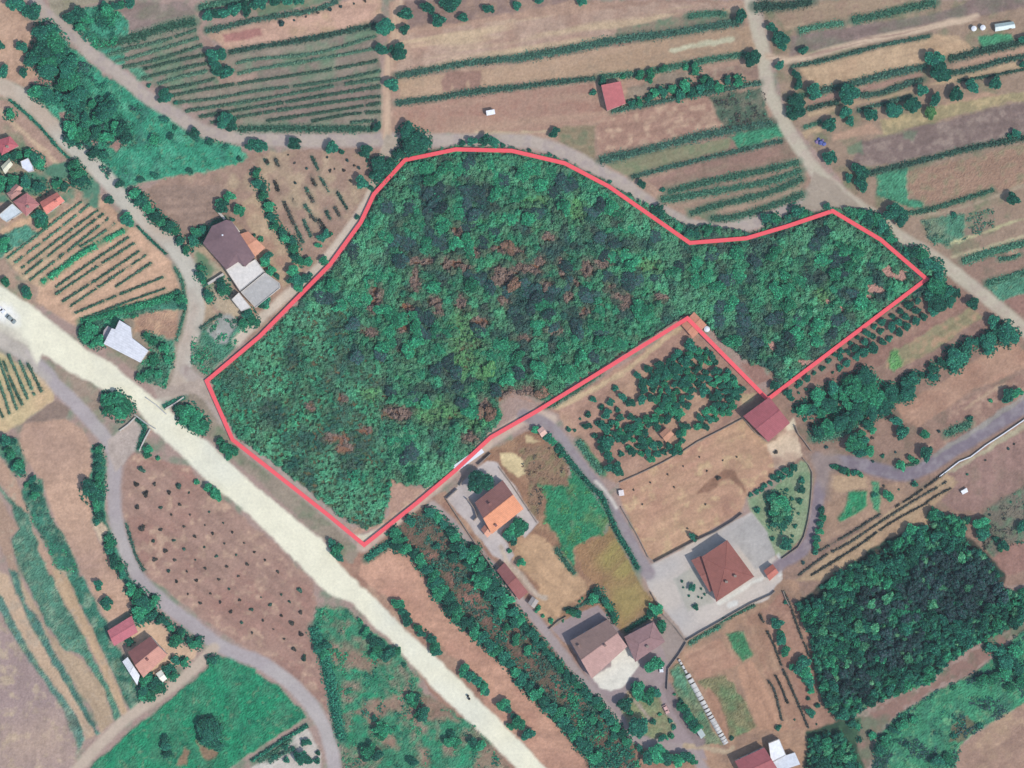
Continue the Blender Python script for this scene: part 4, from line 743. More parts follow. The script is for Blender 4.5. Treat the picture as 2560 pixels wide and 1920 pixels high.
# ------------------------------------------------------------------ trees and bushes
plants(T3(0,0,'140,30,80 290,110,80 10,390,45 195,405,50 30,630,60 210,635,48'), '{n} round tree from the left around the top left peach field', 'trees of the top left field')
plants(T3(0,0,'400,290,95 480,380,90 380,430,90 520,480,80 300,510,75 420,530,80 600,560,75 420,620,80 590,640,70 620,720,75 540,730,60 340,800,70 420,840,70 500,850,55 640,870,80 700,820,70 690,930,60 880,890,45 930,960,90 980,880,60 870,1010,60 800,900,40 640,1130,75 700,1170,70 620,1200,60 1070,1120,65 1000,1100,50 1100,1200,60 1340,1210,45 740,1010,45 720,1100,40 920,1180,60 830,1150,50 820,1330,50 900,1340,45'),
       '{n} tree from the left in the scrub of the long green wedge', 'trees of the green wedge', under='low scrub between the trees of the long green wedge', kind=['dark', 'mid', 'dark'])
plants(T3(0,0,'1430,1040,40 1480,1180,35 1510,1100,25 1680,1150,50 1700,1190,45 1820,1230,35 1950,1270,30 2070,1370,28 1640,1480,32 1350,1520,35 1220,1560,35 1040,1590,40'), '{n} small bush from the left along the edge of the green wedge', 'edge bushes of the green wedge')
plants(T3(0,0,'620,160,60 700,130,65 760,170,50 920,90,55 900,50,40 690,240,40 1010,60,45 1130,20,60 1060,40,40'), '{n} tree from the left in the scrub patch above the top left track', 'trees above the top left track', kind=['dark', 'mid'])
plants(T3(0,0,'1850,490,65 1900,470,55 1930,480,45 1860,560,60 1900,620,55 1960,630,60'), '{n} tree from the left of the clump among the vine rows', 'clump among the vine rows')
plants(T3(0,0,'1410,830,55 1460,850,45 1950,1040,70 2000,1080,60 2170,1250,50 2212,1250,50 1290,740,22 1520,890,20')+T3(1,0,'60,1260,45'), '{n} tree from the left beside the top left track', 'trees beside the upper track')
plants(T3(0,0,'1800,140,50 1870,130,50 1940,120,55 2030,90,60 2130,80,55 2200,50,50')+T3(1,0,'60,30,60 160,10,60 260,0,60 370,-10,55'), '{n} tree from the left in the row along the top edge above the peach stubble', 'tree row at the top edge')
plants(T3(1,0,'1290,125,62 1110,245,78 1290,260,48 1090,435,62 1240,460,72 1180,430,40 1180,735,62 1050,1095,45'), '{n} round tree from the left along the sandy path at top centre', 'trees along the sandy path')
plants(T3(1,0,'1480,75,65 1570,185,65 1680,40,85 1785,155,45 2010,85,45')+T3(2,0,'40,50,42 235,10,40 600,10,45'), '{n} round tree from the left on the mauve field at the top centre', 'trees on the mauve field')
plants(T3(1,0,'340,1245,58 660,1275,58 740,1310,28 945,1310,58 10,1260,60'), '{n} round tree from the left below the track at upper left centre', 'verge trees below the track')
plants(T3(1,0,'1310,1150,75 1400,1220,90 1330,1260,80 1420,1280,70'), '{n} tree of the big dark clump above the top left corner of the red line', 'big clump above the red corner', under='leafy floor of the big clump above the red corner')
plants(T3(1,0,'1060,1430,70 1140,1480,75 1070,1530,65 1100,1580,50 1240,1340,50 1180,1430,50 1150,1550,40'), '{n} tree of the dark clump left of the red line by the track junction', 'clump at the track junction', under='leafy floor of the clump at the track junction')
plants(T3(1,0,'920,1575,62 960,1390,15 1010,1640,30'), '{n} small tree by the corner of the dotted field near the red line', 'corner trees of the dotted field')
plants(T3(1,0,'1780,1250,30 1870,1240,45 1970,1225,55 2050,1240,48 2130,1270,25')+T3(2,0,'150,1310,20 330,1345,22 370,1360,15 830,1595,20'), '{n} crown from the left peeking over the top red line', 'crowns over the top red line')
plants(T3(2,1,'1010,30,20 1250,180,55 1290,210,40 1220,150,30 1430,310,40 1530,360,45 1600,360,40 1680,330,50 1750,360,32')+T3(3,1,'-10,230,50 60,240,50 240,170,55 310,190,40 170,230,35 520,150,35 700,180,35 800,210,50 870,200,45 940,240,55 850,270,60 980,300,60 1020,350,45 1060,420,40 1250,520,55 1320,540,60 1210,540,45 1380,620,60 1440,650,65 1340,660,50 1470,720,60 1420,800,70 1500,850,55'),
       '{n} dark tree from the left between the red line and the upper right tracks', 'trees between the red line and the track', under='low scrub between the red line and the upper right tracks', kind=['dark', 'mid', 'dark'])
plants(T3(2,0,'1970,150,65 2080,510,72'), '{n} round tree from the left at the right road, top centre', 'trees at the right road')
plants(T3(2,0,'700,800,32 780,710,40 370,1150,45 1120,1590,38 1300,1640,25'), '{n} small tree from the left near the red roofed shed and the track', 'small trees near the red shed')
plants(T3(2,0,'1030,900,35 1100,880,35 1180,850,35 1230,800,38 1300,790,42 1380,780,40 1450,820,48 1500,740,55 1560,800,45 1580,610,45 1640,770,50 1700,740,55 1780,760,45 1860,700,40 1950,700,48 1660,700,40'), '{n} tree from the left in the belt right of the red roofed shed', 'belt right of the red shed', under='low scrub of the belt right of the red shed', kind=['dark', 'mid'])
plants(T3(2,0,'960,660,30 1100,660,40 1200,640,42 1180,690,35 1300,600,35 1500,580,32'), '{n} bush from the left on the green bank above the red roofed shed', 'bushes above the red shed', kind='mid')
plants(T3(3,0,'30,250,50 100,340,72 110,400,50 100,565,46 245,650,46 260,735,46 390,800,68 245,880,70 245,975,72 200,960,50'), '{n} tree from the top in the clump right of the right road', 'trees right of the right road', axis=1)
plants(T3(3,0,'690,820,98 1440,530,92 1480,630,100 530,1080,70 665,970,60 710,1050,48 885,1000,64 1080,960,78 1240,910,76 1330,790,60 1440,860,66 1620,815,72 1760,755,74 1960,720,64'), '{n} round tree from the left in the hedge rows of the upper right', 'round trees of the upper right', jit=.92)
plants(T3(3,0,'2212,340,50 2205,560,35 530,1370,62 775,1460,62 820,1510,55 800,1590,60 690,1540,40 300,440,42 2140,1160,40 2090,1180,30'), '{n} tree from the left scattered over the mauve fields at right', 'scattered trees at right')
plants(T3(3,0,'1400,980,52'), 'lime green bush under the orchard row at upper right', None, kind='lime')
plants(T3(3,1,'1080,170,78 1150,220,70 2100,60,62 1770,965,58 1940,1110,58 1600,200,30'), '{n} round tree from the left along the right hand track', 'trees along the right hand track')
orch = '1290,945,35 1280,1025,40 1140,1035,30 1185,1080,35 1345,1080,35 1075,1080,30 985,1125,35 1125,1125,35 1275,1120,38 1195,1160,38 1065,1170,48 920,1165,28 975,1205,32 1130,1210,42 850,1215,35 905,1250,32 1050,1270,32 770,1260,22 835,1300,34 985,1295,34 710,1310,22 905,1345,55 755,1350,38 630,1360,30 690,1385,28 830,1385,50 570,1395,25 765,1425,38 620,1425,32 515,1440,28 680,1480,36 470,1525,28 620,1525,32 400,1565,22 560,1560,14 340,1610,36 265,1640,30 190,1590,35 140,1620,30 1210,980,42 1390,900,58 1450,950,72 1560,950,52 1420,1030,48 1620,880,45 1550,860,58 1480,1000,52 1520,900,40'
plants(T3(3,1,orch), '{n} round orchard tree from the left along the lower right red edge', 'orchard trees at the lower right red edge', name='orchard_tree')
plants(T3(3,1,'2060,1230,92 1990,1200,60 1900,1280,70 1900,1350,60 1720,1330,66 1810,1290,35 1690,1390,50 1620,1420,82 1590,1480,60 1620,1510,55 1500,1480,42 1415,1520,48 1420,1600,50 1325,1575,32 1240,1610,60 1190,1640,50 1545,1350,15')+T3(3,2,'1190,20,60 1060,70,70 1190,85,72 1100,110,45'), '{n} tree from the left in the long tree belt at the right', 'long tree belt at right', under='low scrub under the long tree belt at right')
plants(T3(3,2,'300,210,62 380,220,60 430,110,70 510,180,72 470,240,55 560,40,60 560,120,45 640,90,52 740,40,85 860,60,85 790,120,60 900,130,70 950,150,75 1000,200,75 900,230,70 820,190,60 760,250,75 680,290,60 610,340,75 520,370,70 430,410,62 700,350,55 690,180,55 720,90,45 250,215,35')+T3(3,1,'830,1580,70 770,1640,60 700,1640,60 860,1640,70'), '{n} tree from the left in the copse right of the big red shed', 'copse right of the red shed', under='low scrub filling the copse right of the red shed', kind=['dark', 'mid', 'dark', 'mid'])
plants(T3(3,2,'160,70,42 50,20,40 100,40,45 200,120,32 330,45,18 265,75,14 250,20,22'), '{n} small tree at the lower right corner of the red line', 'trees by the lower right red corner')
plants(T3(3,2,'740,520,75 790,590,62 790,430,42 860,570,55 730,470,55 820,500,55 860,350,50 890,390,40 1150,420,62 1360,590,66 1360,440,45 1230,650,35 1280,670,28 1140,700,45 1040,970,48 1270,865,30 920,960,30 1100,320,55 2070,100,60 1740,300,30 2140,80,50 1920,145,22'), '{n} tree from the left on the rough ground above the asphalt lane', 'trees above the asphalt lane', kind=['dark', 'mid'])
plants(T3(3,2,'320,310,20 370,350,22 500,550,18 900,465,16 990,620,20 905,670,14 1100,590,12 1475,410,16 2075,560,14 2125,520,12 1880,660,12 1720,780,12 1000,880,14 1130,910,10 70,590,20 1910,1130,14 2095,1020,12 2040,1165,18 2030,1400,50 1350,610,14 300,1540,18 610,215,25'), '{n} tiny dark bush from the left on the open ground at the far right', 'tiny bushes at far right', kind=['dusk', 'deep', 'dark'])
plants(T3(3,2,'90,1000,68 60,1060,62 140,1040,55 50,1120,55 90,1150,60 120,1200,50 160,1100,50 60,1200,50 30,990,50 170,1150,40'), '{n} tree from the left in the round clump of the villa garden', 'round clump of the villa garden', under='leafy floor of the round garden clump', kind=['dark', 'mid', 'pale'])
plants(T3(3,2,'160,1380,58 285,915,40 290,830,32 275,1015,30 235,1225,22 40,1335,22 160,915,20 210,1310,16 205,990,20 260,1120,14 115,1290,14')+T3(2,2,'2120,1085,30'), '{n} clipped bush from the left on the villa lawn', 'clipped bushes on the villa lawn')
plants(T3(3,2,'40,800,30 95,775,32 150,745,34 220,725,36 190,780,30 130,800,30 80,830,28 -30,880,28 -60,910,28 -100,930,26 -150,960,22 20,860,24'), '{n} dark conifer from the left at the corner of the hay field', 'conifers at the hay field corner', name='conifer')
plants(T3(3,2,'590,720,32 640,745,35 690,760,32 740,765,32 790,780,32 560,710,26'), '{n} shrub from the left in the short hedge by the lane junction', 'shrubs by the lane junction', kind=['dark', 'mid'])
plants(T3(3,2,'460,1090,34 470,1150,34 450,1210,34 440,1270,34 420,1330,36 410,1390,36 405,1450,32'), '{n} shrub from the top along the lane opposite the villa garden', 'shrubs along the garden lane', axis=1, kind=['dark', 'mid'])
# orchard under the red notch
indo = '700,135,32 855,160,34 770,200,30 910,220,26 820,260,44 655,265,32 650,365,36 740,335,32 890,40,30 950,110,42 1130,30,50 1020,160,42 1120,140,48 800,370,52 860,330,30 715,450,30 820,500,66 780,540,50 830,630,45 940,600,30 840,725,50 900,725,55 930,760,40 590,300,12 490,390,26 540,400,16 1560,1320,40'
plants(T3(2,2,indo)+T3(2,1,'1435,1390,38 1535,1325,58 1265,1490,42 1175,1535,38 1085,1585,38 1240,1620,42 1490,1470,58 1400,1510,45 1330,1570,48 1130,1650,42'), '{n} round tree from the left in the open part of the orchard', 'open orchard trees', name='orchard_tree')
OM = T(2,2,'760,420 900,290 1060,240 1080,120 1180,60 1180,-60 1300,-150 1420,-260')+T(2,1,'1520,1360 1640,1290 1700,1300 2070,1659')+T(2,2,'1980,150 1850,290 1640,400 1540,330 1480,280 1500,350 1570,400 1520,480 1460,610 1250,660 1080,640 1000,560 900,600 800,620 740,500')
gx, gy = scatter(OM, 3.1, 77, .22); hut = T(2,2,'1330,430')[0]; HOLES = [(*T(2,2,'1640,150')[0], 6, 3), (*T(2,2,'1540,250')[0], 3, 4), (*T(2,2,'1160,210')[0], 6, 3), (*T(2,2,'920,530')[0], 5, 2.5), (*T(2,2,'860,300')[0], 3, 3), (*T(2,2,'980,200')[0], 3, 2.5)]
ol = [(x, y, random.uniform(31, 44)*TM) for x, y in zip(gx, gy) if math.hypot(x-hut[0], y-hut[1]) > 4.5 and float(dist_red([x], [y])[0]) > 3.0 and blobval(np.array([x]), np.array([y]), HOLES)[0] < .4]
plants(ol, '{n} crown from the left in the closed dark canopy of the orchard', 'closed orchard canopy', kind=['dark', 'mid', 'dark'], name='orchard_tree')
# villa, houses
plants(T3(1,2,'1930,840,108'), 'large round dark green tree beside the orange roofed house', None, kind='dark')
plants(T3(1,2,'2180,1300,60')+T3(2,2,'60,1230,70 0,1270,65 10,1340,50 110,1240,45'), '{n} tree from the left of the clump below the orange roofed house', 'clump below the orange roofed house', kind=['dark', 'mid'])
plants(T3(2,2,'75,1540,40')+T3(1,2,'2190,1445,25')+T3(2,3,'225,285,32 270,345,20 340,380,28 440,380,18 580,220,16 610,190,14'), '{n} bush from the left around the tan garden plot', 'bushes around the tan garden', kind='mid')
plants(T3(2,2,'200,400,35 310,460,40 350,500,35 390,570,28 420,620,28')+T3(2,3,'520,310,45 560,320,42 490,300,30'), '{n} dark shrub from the left near the small pink hut', 'shrubs near the pink hut', kind=['mid', 'dark'])
plants(T3(2,3,'710,180,48 740,140,50 800,210,40 840,270,40 870,330,38 890,380,32 690,210,30 650,220,22'), '{n} tree from the top in the belt behind the big stone house', 'belt behind the big stone house', under='low scrub behind the big stone house', axis=1, kind=['dark', 'mid'])
plants(T3(2,3,'1250,280,58 1210,330,42 1300,420,52 1290,470,30 1190,350,30 1100,400,18'), '{n} tree from the left between the mauve roofed house and the ochre field', 'trees behind the mauve roofed house', kind=['dark', 'mid'])
plants(T3(2,3,'1090,980,70 1060,960,45 1160,1040,65 980,1100,68 1210,990,35 1250,1010,42 1025,1180,32 1090,1300,90 1215,1260,30 1290,1400,38 1375,1375,32 1395,1305,26 1365,1250,22 1230,755,72 1190,1090,30 1275,1195,20 1330,1390,26'), '{n} tree from the left in and around the small oval garden', 'trees of the oval garden', kind=['dark', 'mid'])
plants(T3(2,3,'1555,95,34 1480,100,10 1635,110,12 1530,170,12 1610,180,10 1665,160,12 1590,270,30 1470,45,14 1640,190,8'), '{n} clipped bush from the left on the pale bed before the villa', 'clipped bushes before the villa', kind='dark')
plants(T3(2,3,'1455,1080,28 1405,1020,16 1470,1130,50 1500,1180,50 1530,1230,50 1560,1270,50 1590,1310,45 1330,1570,12 1900,1400,24'), '{n} tree from the left on the verge beside the white netting strip', 'verge trees beside the netting', kind=['dark', 'mid'])
plants(T3(2,3,'1190,1560,70 1250,1530,80 1320,1560,70 1420,1580,62 1500,1560,55 1560,1590,45 1100,1480,36 1120,1510,25'), '{n} tree from the left in the group at the bottom edge below the lane', 'bottom edge trees below the lane', kind=['dark', 'mid'])
plants(T3(2,2,'1575,1325,35 1480,710,10 1620,630,9 1820,660,10 1345,780,8 1685,750,9 1195,850,8 1050,915,10 1400,890,8 1670,1040,9 1125,1040,9 1515,1250,10 1940,630,8 1780,810,26'), '{n} small dark bush from the left dotted on the hay field', 'bushes on the hay field', kind='dusk')
plants(T3(3,3,'65,405,58 110,540,50 150,640,44 100,500,35 300,740,62 270,790,62 320,850,62 350,910,55 210,780,36 370,980,34'), '{n} tree from the top left of the dark furrow beside the wood', 'trees beside the furrow', axis=1, kind=['dark', 'mid'])
plants(T3(3,3,'370,1180,45 430,1120,26 90,1310,30 345,1060,20 470,90,26 420,1280,8 230,1240,8 150,230,20'), '{n} small bush from the left on the pink strip beside the wood', 'bushes beside the wood')
plants(T3(3,3,'1150,1280,50 1080,1330,40 1010,1420,50 960,1500,55 900,1380,35 1200,1460,32 1250,1230,40 1850,900,55 1950,870,50 1920,620,50 2050,740,70 2100,700,60 2150,800,60 2030,830,60 2130,640,60 1600,1380,30 1830,1290,28 1460,1590,55 1550,1560,40 790,1410,24 730,1270,38 770,1300,30 2090,960,40 1600,960,30 2000,650,50 2180,900,50'), '{n} dark bush from the left in the lower right scrub', 'scrub bushes at lower right', under='low dark scrub in the lower right corner', kind=['dark', 'mid'])
plants(T3(3,2,'1450,1130,55 1420,1120,40 1240,1270,60 1200,1290,50 1330,1250,45 1820,1200,60 1850,1300,60 1880,1250,45 2190,1230,50 2212,1200,30 1960,1340,30 2000,1430,30')+T3(3,3,'560,60,60 600,130,60 640,90,55 2200,130,40 520,150,30'), '{n} tree from the left along the fringe of the large dark wood', 'fringe of the large dark wood', kind=['dark', 'mid'])
# tree belt beside the lane of the houses
plants(T3(1,2,'1340,1180,48 1210,1280,50 1240,1340,55 1220,1400,50 1300,1420,50 1360,1460,50 1420,1530,58 1480,1600,60 1540,1650,55 1140,1290,20'), '{n} tree from the top in the left row of the long dark belt, upper stretch', 'left row of the dark belt', under='low brambles under the upper left row of the long dark belt', axis=1, kind=['dark', 'mid'])
plants(T3(1,3,'1560,60,62 1590,140,70 1660,190,62 1690,270,66 1740,340,66 1800,390,66 1870,420,60 1900,490,62 1960,530,60 2030,590,62 2080,640,55 2140,690,60 2190,750,55')+T3(2,3,'30,820,52 90,890,60 140,950,58 210,1010,66 270,1070,58 330,1130,66 400,1190,62 440,1250,60 500,1310,60 540,1370,52 600,1440,68 650,1490,62 720,1560,66 760,1600,50'),
       '{n} tree from the top in the left row of the long dark belt', 'left row of the dark belt, lower stretch', under='low brambles under the lower left row of the long dark belt', axis=1, kind=['dark', 'mid', 'dark'])
plants(T3(1,2,'1500,1110,50 1570,1150,46 1620,1210,48 1680,1270,50 1720,1330,48 1740,1400,58 1800,1440,66 1860,1500,66 1700,1500,45 1620,1480,30 1560,1400,34 1940,1560,66 1990,1620,66 1740,1600,24 1890,1430,50 1830,1550,40')+T3(1,3,'1820,40,30 1910,30,60 1980,70,66 2060,60,62 2020,140,62 2110,140,66 2160,210,62 2100,220,60 2130,300,52 2080,290,45 2160,450,40 2200,310,40')+T3(2,3,'20,310,52 70,370,50 20,400,50 110,430,46 160,490,46 200,540,46 250,590,46 290,640,44 340,700,44 380,750,44 420,800,42 470,850,44 520,890,42 570,930,42 620,990,42 660,1040,42 720,1080,48 760,1130,48 800,1190,50 850,1240,48 900,1300,44 950,1360,42 990,1430,42 30,550,45 130,640,40 440,1040,22 560,1100,22 700,1230,40 760,1290,36 650,1180,28 830,1450,32 880,1370,36'),
       '{n} tree from the top in the right part of the long dark belt', 'right part of the dark belt', under='low brambles under the right part of the long dark belt', axis=1, kind=['dark', 'mid', 'dark'])
plants(T3(1,3,'1230,240,52 1260,300,42 1310,370,54 1290,340,35 1400,450,38 1430,500,38 1520,540,46 1540,610,50 1570,650,46 1470,465,12 1800,800,52 1840,850,56 1880,880,40 1920,910,48 1960,950,52 1990,990,42 2130,1110,56 2170,1140,45 2210,1290,40')+T3(2,3,'50,1260,62 20,1220,40 140,1360,58')+T3(1,2,'660,1380,42 690,1430,60 720,1490,50'), '{n} tree from the left along the right side of the motorway', 'trees right of the motorway', kind=['dark', 'mid'])
plants(T3(1,3,'950,480,36 920,500,30 1020,560,50 1080,580,50 1050,640,50 1120,690,60 1180,650,46 1020,680,40 1220,640,40 1340,1060,50 1390,1050,40 1370,1100,40 1440,1190,62 1400,1200,36 1030,1230,34 1070,1300,56 1120,1340,56 1090,1370,45 980,1500,66 1050,1540,62 950,1560,50 1690,1370,40 1670,1430,52 1730,1440,45 1880,1440,50 1940,1470,55 1360,1600,50 540,630,42 600,600,46 590,670,46 1280,770,24 900,390,28'), '{n} tree from the left on the triangular green rough ground', 'trees of the triangular ground', kind=['dark', 'mid'])
plants(T3(0,2,'950,150,62 1020,130,70 1080,190,70 950,220,60 1040,250,65 1110,220,50 920,110,45')+T3(0,2,'1570,220,55 1640,230,60 1600,300,62 1700,300,65 1760,340,55 1680,370,50 1740,400,45 1580,270,45'), '{n} tree from the left of the two clumps beside the motorway bridge', 'clumps beside the motorway bridge', under='leafy floor of the clumps by the motorway bridge', kind='mid')
plants(T3(0,2,'1900,500,40 1950,540,60 2010,580,48 1980,610,40 1800,900,40 1860,930,55 1890,970,40 1700,850,30 1280,560,40 1280,610,35 1370,640,25'), '{n} bush from the left along the motorway verges', 'bushes along the motorway', kind='mid')
plants(T3(0,2,'810,920,92 860,900,55 850,560,40 860,640,42 850,720,42 860,800,45 840,1060,45 860,1130,42 840,1190,30 960,1380,46 990,1530,50 930,1330,40 1040,1580,45 950,1440,40 1060,1640,40')+T3(0,3,'1140,110,55 1200,170,62 1250,230,70 1230,300,75 1300,260,60 1190,290,50 1220,370,50 1310,340,55 1340,200,40 1390,370,42'), '{n} tree from the left along the left side of the grey road', 'trees along the left of the grey road', under='low scrub along the left of the grey road', kind=['dark', 'mid'])
plants(T3(0,2,'60,490,50 110,500,42 80,580,42 110,620,45 160,700,52 190,740,40 130,720,35 290,820,40 320,900,48 230,870,30 300,960,40')+T3(0,3,'860,70,42 850,110,30 930,230,52 900,210,30 940,270,36'), '{n} bush from the left between peach field and green strips at left', 'bushes by the peach field', kind=['dark', 'mid'])
plants(T3(0,3,'1530,550,55 1500,570,35 1580,500,30 1640,560,40 1690,590,48 1720,550,35 1480,440,35 1440,400,35 1560,480,35 1520,730,42 1600,750,38 1460,800,48 1500,860,38 1580,730,30 1260,900,58 1340,930,60 1250,980,55 1300,1020,50 1380,970,50 1230,1040,42 1440,860,30 1840,720,46 1830,760,30 1290,860,35 1120,560,40'), '{n} tree from the left around the lower left farmhouse', 'trees around the lower left farm', under='low scrub around the lower left farm', kind=['dark', 'mid'])
plants(T3(0,3,'1760,1290,62 1810,1260,60 1860,1280,60 1870,1350,60 1800,1380,75 1750,1350,55 1850,1430,55 1900,1480,36 1430,1410,40 1440,1470,48 1450,1540,42'), '{n} tree from the left of the two dark clumps on the saturated green meadow', 'clumps on the green meadow', under='leafy floor of the clumps on the meadow')
plants(T3(1,3,'440,1430,36 410,1440,30 400,1570,62 360,1540,36 530,1590,32 540,1530,24 270,1590,30 260,1480,30 320,1490,24 160,1560,30 450,1590,40'), '{n} bush from the left in the gravel yard at the bottom edge', 'bushes of the gravel yard')
# dots on the brown field
dots = T3(0,2,'1230,740,36 1180,870,30 1335,865,22 1550,875,36 1260,950,36 1465,935,26 1635,940,14 1185,1065,30 1390,1070,22 1555,1040,22 1480,1130,16 1810,1105,16 1590,1230,18 1235,1250,38 1390,1260,22 1685,1315,20 1840,1290,20 2010,1280,17 1330,1360,22 1505,1350,18 1770,1410,15 1940,1380,15 2110,1375,13 1430,1440,26 1590,1425,22 1870,1490,18 2045,1475,15 2200,1455,15 1340,1515,28 1510,1520,22 1690,1520,13 2135,1560,20 1960,1575,18 1775,1590,18 1460,1615,24 1615,1620,13 1640,1130,13 1770,1220,12 1930,1200,12')+T3(0,3,'1530,45,20 1700,40,20 1890,30,18 1980,110,18 1625,155,13 2070,205,18 1905,225,18 1730,235,20 2170,290,22 2000,310,22 2090,400,22 2180,490,16 2060,0,16 1820,150,14')+T3(1,3,'380,120,32 215,160,15 290,220,18 125,250,22 45,185,11 385,315,24 220,340,18 60,385,18 310,410,34 150,460,11 390,505,28 245,545,14 330,630,28 415,705,32')+T3(1,2,'80,1520,16 190,1620,20')
plants(dots, '{n} tiny dark bush from the left on the wide reddish brown field', 'tiny bushes of the brown field', kind=['dusk', 'dusk', 'hedge'], jit=.8)
# left houses and vineyards
plants(T3(0,1,'370,220,60 340,260,50 400,270,45 320,210,40 30,460,62 60,490,40 60,770,45 230,860,52 250,890,40 950,70,42 1110,250,55 1080,220,40 1130,280,40 1565,930,50 1590,980,42 1540,870,30'), '{n} tree from the left around the peach soil vineyard', 'trees around the peach soil vineyard', kind=['mid', 'dark'])
plants(T3(0,0,'90,990,46 40,1350,50 130,1350,45 250,1340,50 310,1380,58 340,1420,50 640,1430,52 680,1500,60 720,1570,60 650,1560,45 500,1590,45 20,1580,60 230,1570,60 350,1620,62 100,1620,45 160,1340,40 560,1610,40 120,1560,50'), '{n} tree from the left among the small houses at the left edge', 'trees among the left houses', under='low scrub among the houses at the left edge', kind=['mid', 'dark'])
plants(T3(0,1,'1160,20,55 1230,80,60 1290,150,52 1350,220,55 1400,260,45 1460,300,55 1510,330,42 1560,420,42 1680,420,50 1700,350,45 1760,330,40 1620,500,40 1740,650,35 1730,720,45 1760,780,30 1920,800,55 1940,860,50 1800,880,40 1820,930,35 2150,1060,50 2190,1110,50 2100,1130,42 2030,1120,15'), '{n} tree from the left around the dark roofed barn and road', 'trees around the barn', under='low scrub around the barn and road', kind=['mid', 'dark'])
plants(T3(0,1,'1980,45,50 1930,130,60 1900,100,40 2070,165,52 2190,390,30 2010,240,24')+T3(1,1,'40,410,30 100,560,50 80,610,48 130,680,42 180,730,30 80,940,50 60,970,40 90,1000,25'), '{n} tree from the left in the barn yard', 'trees of the barn yard', kind=['mid', 'dark'])
plants(T3(1,1,'320,690,52 340,750,52 300,760,36 440,750,42 400,790,42 470,720,28 600,605,40 600,370,42 560,400,42 630,370,32 540,460,30 900,230,25 370,830,40 450,600,42 420,620,30'), '{n} tree from the left beside the earth lane along the left red edge', 'trees by the left earth lane', kind=['dark', 'mid'])
plants(T3(1,1,'60,40,42 110,130,48 140,220,45 170,290,42 230,350,45 250,400,42 320,430,48 330,500,48 340,560,38 390,600,38')+T3(1,0,'0,1500,42 20,1590,48 70,1620,42'), '{n} tree from the left in the belt right of the barn', 'belt right of the barn', under='low scrub of the belt right of the barn', kind=['mid', 'dark'])
plants(T3(0,1,'800,1180,55 760,1250,60 850,1290,60 720,1200,40 900,1280,40 1280,1240,40 1340,1290,42 1420,1350,48 1340,1450,48 1450,1450,42 1280,1560,48 1380,1570,42 1220,1600,40 1160,1070,25'), '{n} bush from the left around the pale warehouse', 'bushes around the warehouse', under='weeds between the bushes around the warehouse', kind='mid')
plants(T3(1,0,'95,1400,25 615,1360,12 335,1410,12 440,1455,14 640,1475,16 760,1475,16 790,1385,16 680,1460,10 850,1430,12 890,1450,16 340,1580,14 820,1560,16 225,200,32 330,178,12 430,145,12 535,112,14 640,85,20 735,55,16 845,30,10 940,10,14 280,1340,10'), '{n} tiny bush from the left on the dotted fields at upper left', 'tiny bushes at upper left', kind=['dusk', 'deep'])
dash = [('1,0', s) for s in '480,1350 540,1470;160,1360 200,1440;70,1370 110,1420;470,1520 520,1610;550,1520 630,1659;160,1560 200,1659;430,1620 470,1700'.split(';')]+[('1,1', s) for s in '240,80 330,280;330,280 410,440;310,50 350,110;420,110 480,200;470,200 600,340;410,240 480,390;540,230 600,320;600,150 640,240;680,130 730,220;700,0 790,150;450,10 500,90'.split(';')]
for i, (t, s) in enumerate(dash):
    c_, r_ = t.split(','); hedge(T(int(c_), int(r_), s), 1.2, .8, ordinal(i+1)+' short shrub row on the dotted brown field left of the red line', 'dusk' if i % 2 else 'hedge', 'short shrub rows', 'shrub_row', 'shrub row', dens=16, gap=.3)

def scrub(poly, label, seed, th=.5, dens=7, h=.9, kinds=('dark', 'mid'), sc=4.0, leaf=.3):
    xa = [p[0] for p in poly]; ya = [p[1] for p in poly]; rg = np.random.default_rng(seed); n = int((max(xa)-min(xa))*(max(ya)-min(ya))*dens)
    x = rg.uniform(min(xa), max(xa), n); y = rg.uniform(min(ya), max(ya), n); f = fbm(x, y, sc, seed+500); g = fbm(x, y, 1.3, seed+600, 2)
    k = inside(x+(g-.5)*3, y+(f-.5)*3, poly) & (f*.7+g*.3 > th) & (dist_red(x, y) > 1.4); x, y, f, g = x[k], y[k], f[k], g[k]
    z = .08+h*np.clip((f*.7+g*.3-th)*6, .1, 1)*rg.uniform(.3, 1, len(x)); P = np.stack([x, y, z], -1)
    sel = (fbm(x, y, 6, seed+700) > .5); c = np.where(sel[:, None], leafcols(kinds[0], len(x), 1), leafcols(kinds[-1], len(x), 2))
    V, Q, Cc = leaf_quads(P, leaf, c, up=1.0); tag(link(bpy.data.objects.new('scrub', np_mesh('scrub', V, Q, M_leafd, Cc))), label, 'scrub', None, 'stuff')
WEDGE = T(0,0,'340,200 450,230 600,410 780,550 900,660 1060,760 1230,900 1230,1000 1150,1250 1000,1350 950,1550 800,1350 650,1240 570,1120 440,960 300,830 480,720 350,650 320,560 230,530 240,470 320,370')
scrub(WEDGE, 'dark scrub over the upper part of the long green wedge', 1, .52, 9, 1.4, ('dark', 'deep'))
scrub(T(0,0,'960,1540 1200,1250 1650,1130 2080,1260 2120,1400 1700,1490 1150,1600'), 'sparse weeds on the lower tip of the green wedge', 2, .56, 5, .4, ('mid', 'dark'), 2.5)
scrub(T(0,0,'560,160 700,90 900,40 1050,110 1130,200 1110,330 870,400 830,430 700,300'), 'scrub patch above the top left track', 3, .48, 8, 1.1, ('dark', 'mid'))
scrub(T(1,3,'520,280 600,260 800,290 900,380 1150,600 1270,700 1400,900 1430,1000 1900,1290 2180,1659 760,1700 700,1350 640,1150 600,850 520,600 490,450'), 'patchy weeds on the triangular green ground', 4, .54, 6, .6, ('mid', 'dark'), 3)
